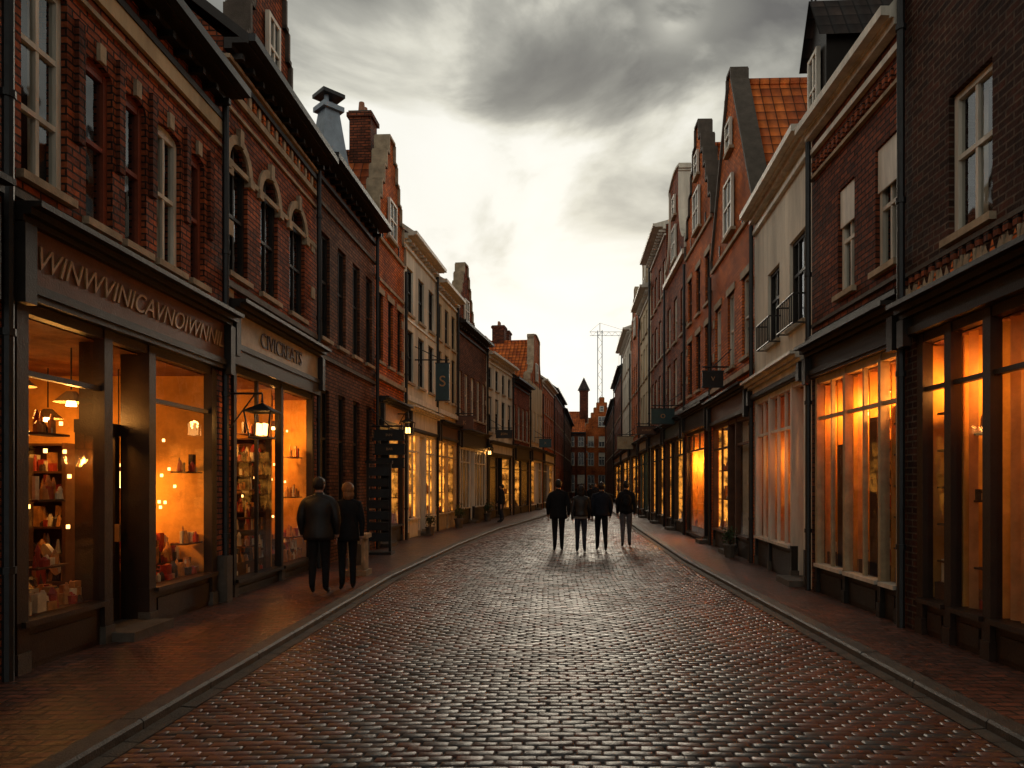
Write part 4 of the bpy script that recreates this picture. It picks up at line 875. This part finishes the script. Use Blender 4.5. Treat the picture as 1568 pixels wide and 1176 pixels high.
    if pack:
        for (nm,c,r) in (('backpack',(0,-.105,.7),(.075,.05,.095)),('backpack_pocket',(0,-.15,.665),(.055,.02,.05))):
            ell(nm,c,r,'cloth_black',lambda q:-2)
        hd.rotation_euler=(0,0,0)
    return e
person('walking_man',.33,18.0,.07,.03,1.82,'cloth_black','cloth_black',bulk=1.22,stride=.07,coat=.45)
person('walking_woman',.88,17.6,.07,-.05,1.68,'leather','denim',female=True,hem='cloth_grey',stride=-.05,long_hair=True,hair='hair_dark',coat=.53,bulk=1.15)
person('walking_man',1.42,18.0,.07,0,1.76,'cloth_navy','cloth_black',stride=-.1,coat=.5,bulk=1.18)
person('walking_man',2.18,19.2,.07,-.1,1.80,'cloth_black','denim_light',pack=True,stride=.06,coat=.52,bulk=1.1)
person('standing_man',-3.42,10.75,.1,.1,1.78,'leather','cloth_black',stride=.02,bulk=1.28,turn=-.35,coat=.46,arm=.01)
person('standing_woman',-3.1,11.15,.1,.35,1.70,'cloth_black','cloth_black',female=True,stride=.045,long_hair=True,hair='hair_blond',turn=.2,coat=.45,bulk=1.15)
for (x,y,a,h) in ((1.7,33,.1,1.75),(2.3,36,0,1.7),(3.1,44,3.1,1.78),(-1.9,31,1.4,1.68),(2.2,47,0,1.75)):
    person('distant_pedestrian',x,y,.1 if x<0 else .07,a,h,random.choice(['cloth_black','cloth_navy']),'denim',stride=U(.04,.09))
# ------------------------------------------------------------------ camera, world, sun
cam=bpy.data.cameras.new('camera'); co=bpy.data.objects.new('camera',cam); COL.objects.link(co)
co.location=(0,0,1.75); co.rotation_euler=(math.radians(90),0,0); cam.lens=25; cam.sensor_width=36; cam.shift_x=-51/1568; cam.shift_y=154/1568; cam.clip_end=1500; cam.clip_start=.05
scene.camera=co
wd=bpy.data.worlds.new('World'); scene.world=wd; wd.use_nodes=True; nt=wd.node_tree; nt.nodes.clear()
out=N(nt,'ShaderNodeOutputWorld'); bg=N(nt,'ShaderNodeBackground'); nt.links.new(bg.outputs[0],out.inputs[0])
tc=N(nt,'ShaderNodeTexCoord'); V_=tc.outputs['Generated']
sx=N(nt,'ShaderNodeSeparateXYZ'); nt.links.new(V_,sx.inputs[0])
mp=N(nt,'ShaderNodeMapping'); mp.inputs['Scale'].default_value=(1.7,1.2,3.0); mp.inputs['Location'].default_value=(3.1,.4,1.7); nt.links.new(V_,mp.inputs[0])
n1=N(nt,'ShaderNodeTexNoise'); n1.inputs['Scale'].default_value=2.1; n1.inputs['Detail'].default_value=8; n1.inputs['Roughness'].default_value=.52; n1.inputs['Distortion'].default_value=.5; nt.links.new(mp.outputs[0],n1.inputs['Vector'])
def blob(px,py,rad,amt):
    d=Vector(((px-835)/1089,1,(742-py)/1089)).normalized()
    vm=N(nt,'ShaderNodeVectorMath',operation='DISTANCE'); nt.links.new(V_,vm.inputs[0]); vm.inputs[1].default_value=d
    dd=math_(nt,'ADD',vm.outputs['Value'],math_(nt,'MULTIPLY',math_(nt,'SUBTRACT',n1.outputs['Fac'],.5),-.35))
    q=N(nt,'ShaderNodeMapRange'); q.interpolation_type='SMOOTHSTEP'; nt.links.new(dd,q.inputs[0]); q.inputs[1].default_value=0; q.inputs[2].default_value=rad; q.inputs[3].default_value=amt; q.inputs[4].default_value=0
    return q.outputs[0]
v=math_(nt,'ADD',math_(nt,'MULTIPLY',sx.outputs[2],.66),math_(nt,'MULTIPLY',math_(nt,'SUBTRACT',n1.outputs['Fac'],.5),.85))
for b in ((880,110,.2,.28),(1120,70,.15,.2),(470,30,.22,.12),(1035,20,.06,-.2),(760,330,.3,-.1),(690,200,.1,-.06)): v=math_(nt,'ADD',v,blob(*b))
cr_=N(nt,'ShaderNodeValToRGB'); nt.links.new(v,cr_.inputs[0]); el=cr_.color_ramp.elements
el[0].position=0; el[0].color=(1.0,.99,.93,1); el[1].position=1; el[1].color=(.16,.15,.135,1)
for p_,c in ((.2,(.93,.91,.82)),(.3,(.70,.68,.58)),(.4,(.42,.41,.355)),(.52,(.25,.245,.215)),(.68,(.13,.125,.115)),(.8,(.155,.147,.135))):
    q=el.new(p_); q.color=(*c,1)
sky=N(nt,'ShaderNodeTexSky'); sky.sky_type='NISHITA'; sky.sun_disc=False; sky.sun_elevation=math.radians(16); sky.sun_rotation=math.radians(3)
ad=N(nt,'ShaderNodeMix'); ad.data_type='RGBA'; ad.blend_type='ADD'; ad.inputs[0].default_value=.005
nt.links.new(cr_.outputs[0],ad.inputs[6]); nt.links.new(sky.outputs[0],ad.inputs[7]); nt.links.new(ad.outputs[2],bg.inputs[0]); bg.inputs[1].default_value=1.0
sl=bpy.data.lights.new('sun','SUN'); sl.energy=.9; sl.angle=math.radians(20); sl.color=(1,.86,.66); so=bpy.data.objects.new('sun',sl); COL.objects.link(so)
d=Vector((.05,1,math.tan(math.radians(16)))).normalized(); so.rotation_euler=d.to_track_quat('Z','Y').to_euler()
scene.view_settings.view_transform='Standard'; scene.view_settings.look='None'; scene.view_settings.exposure=0
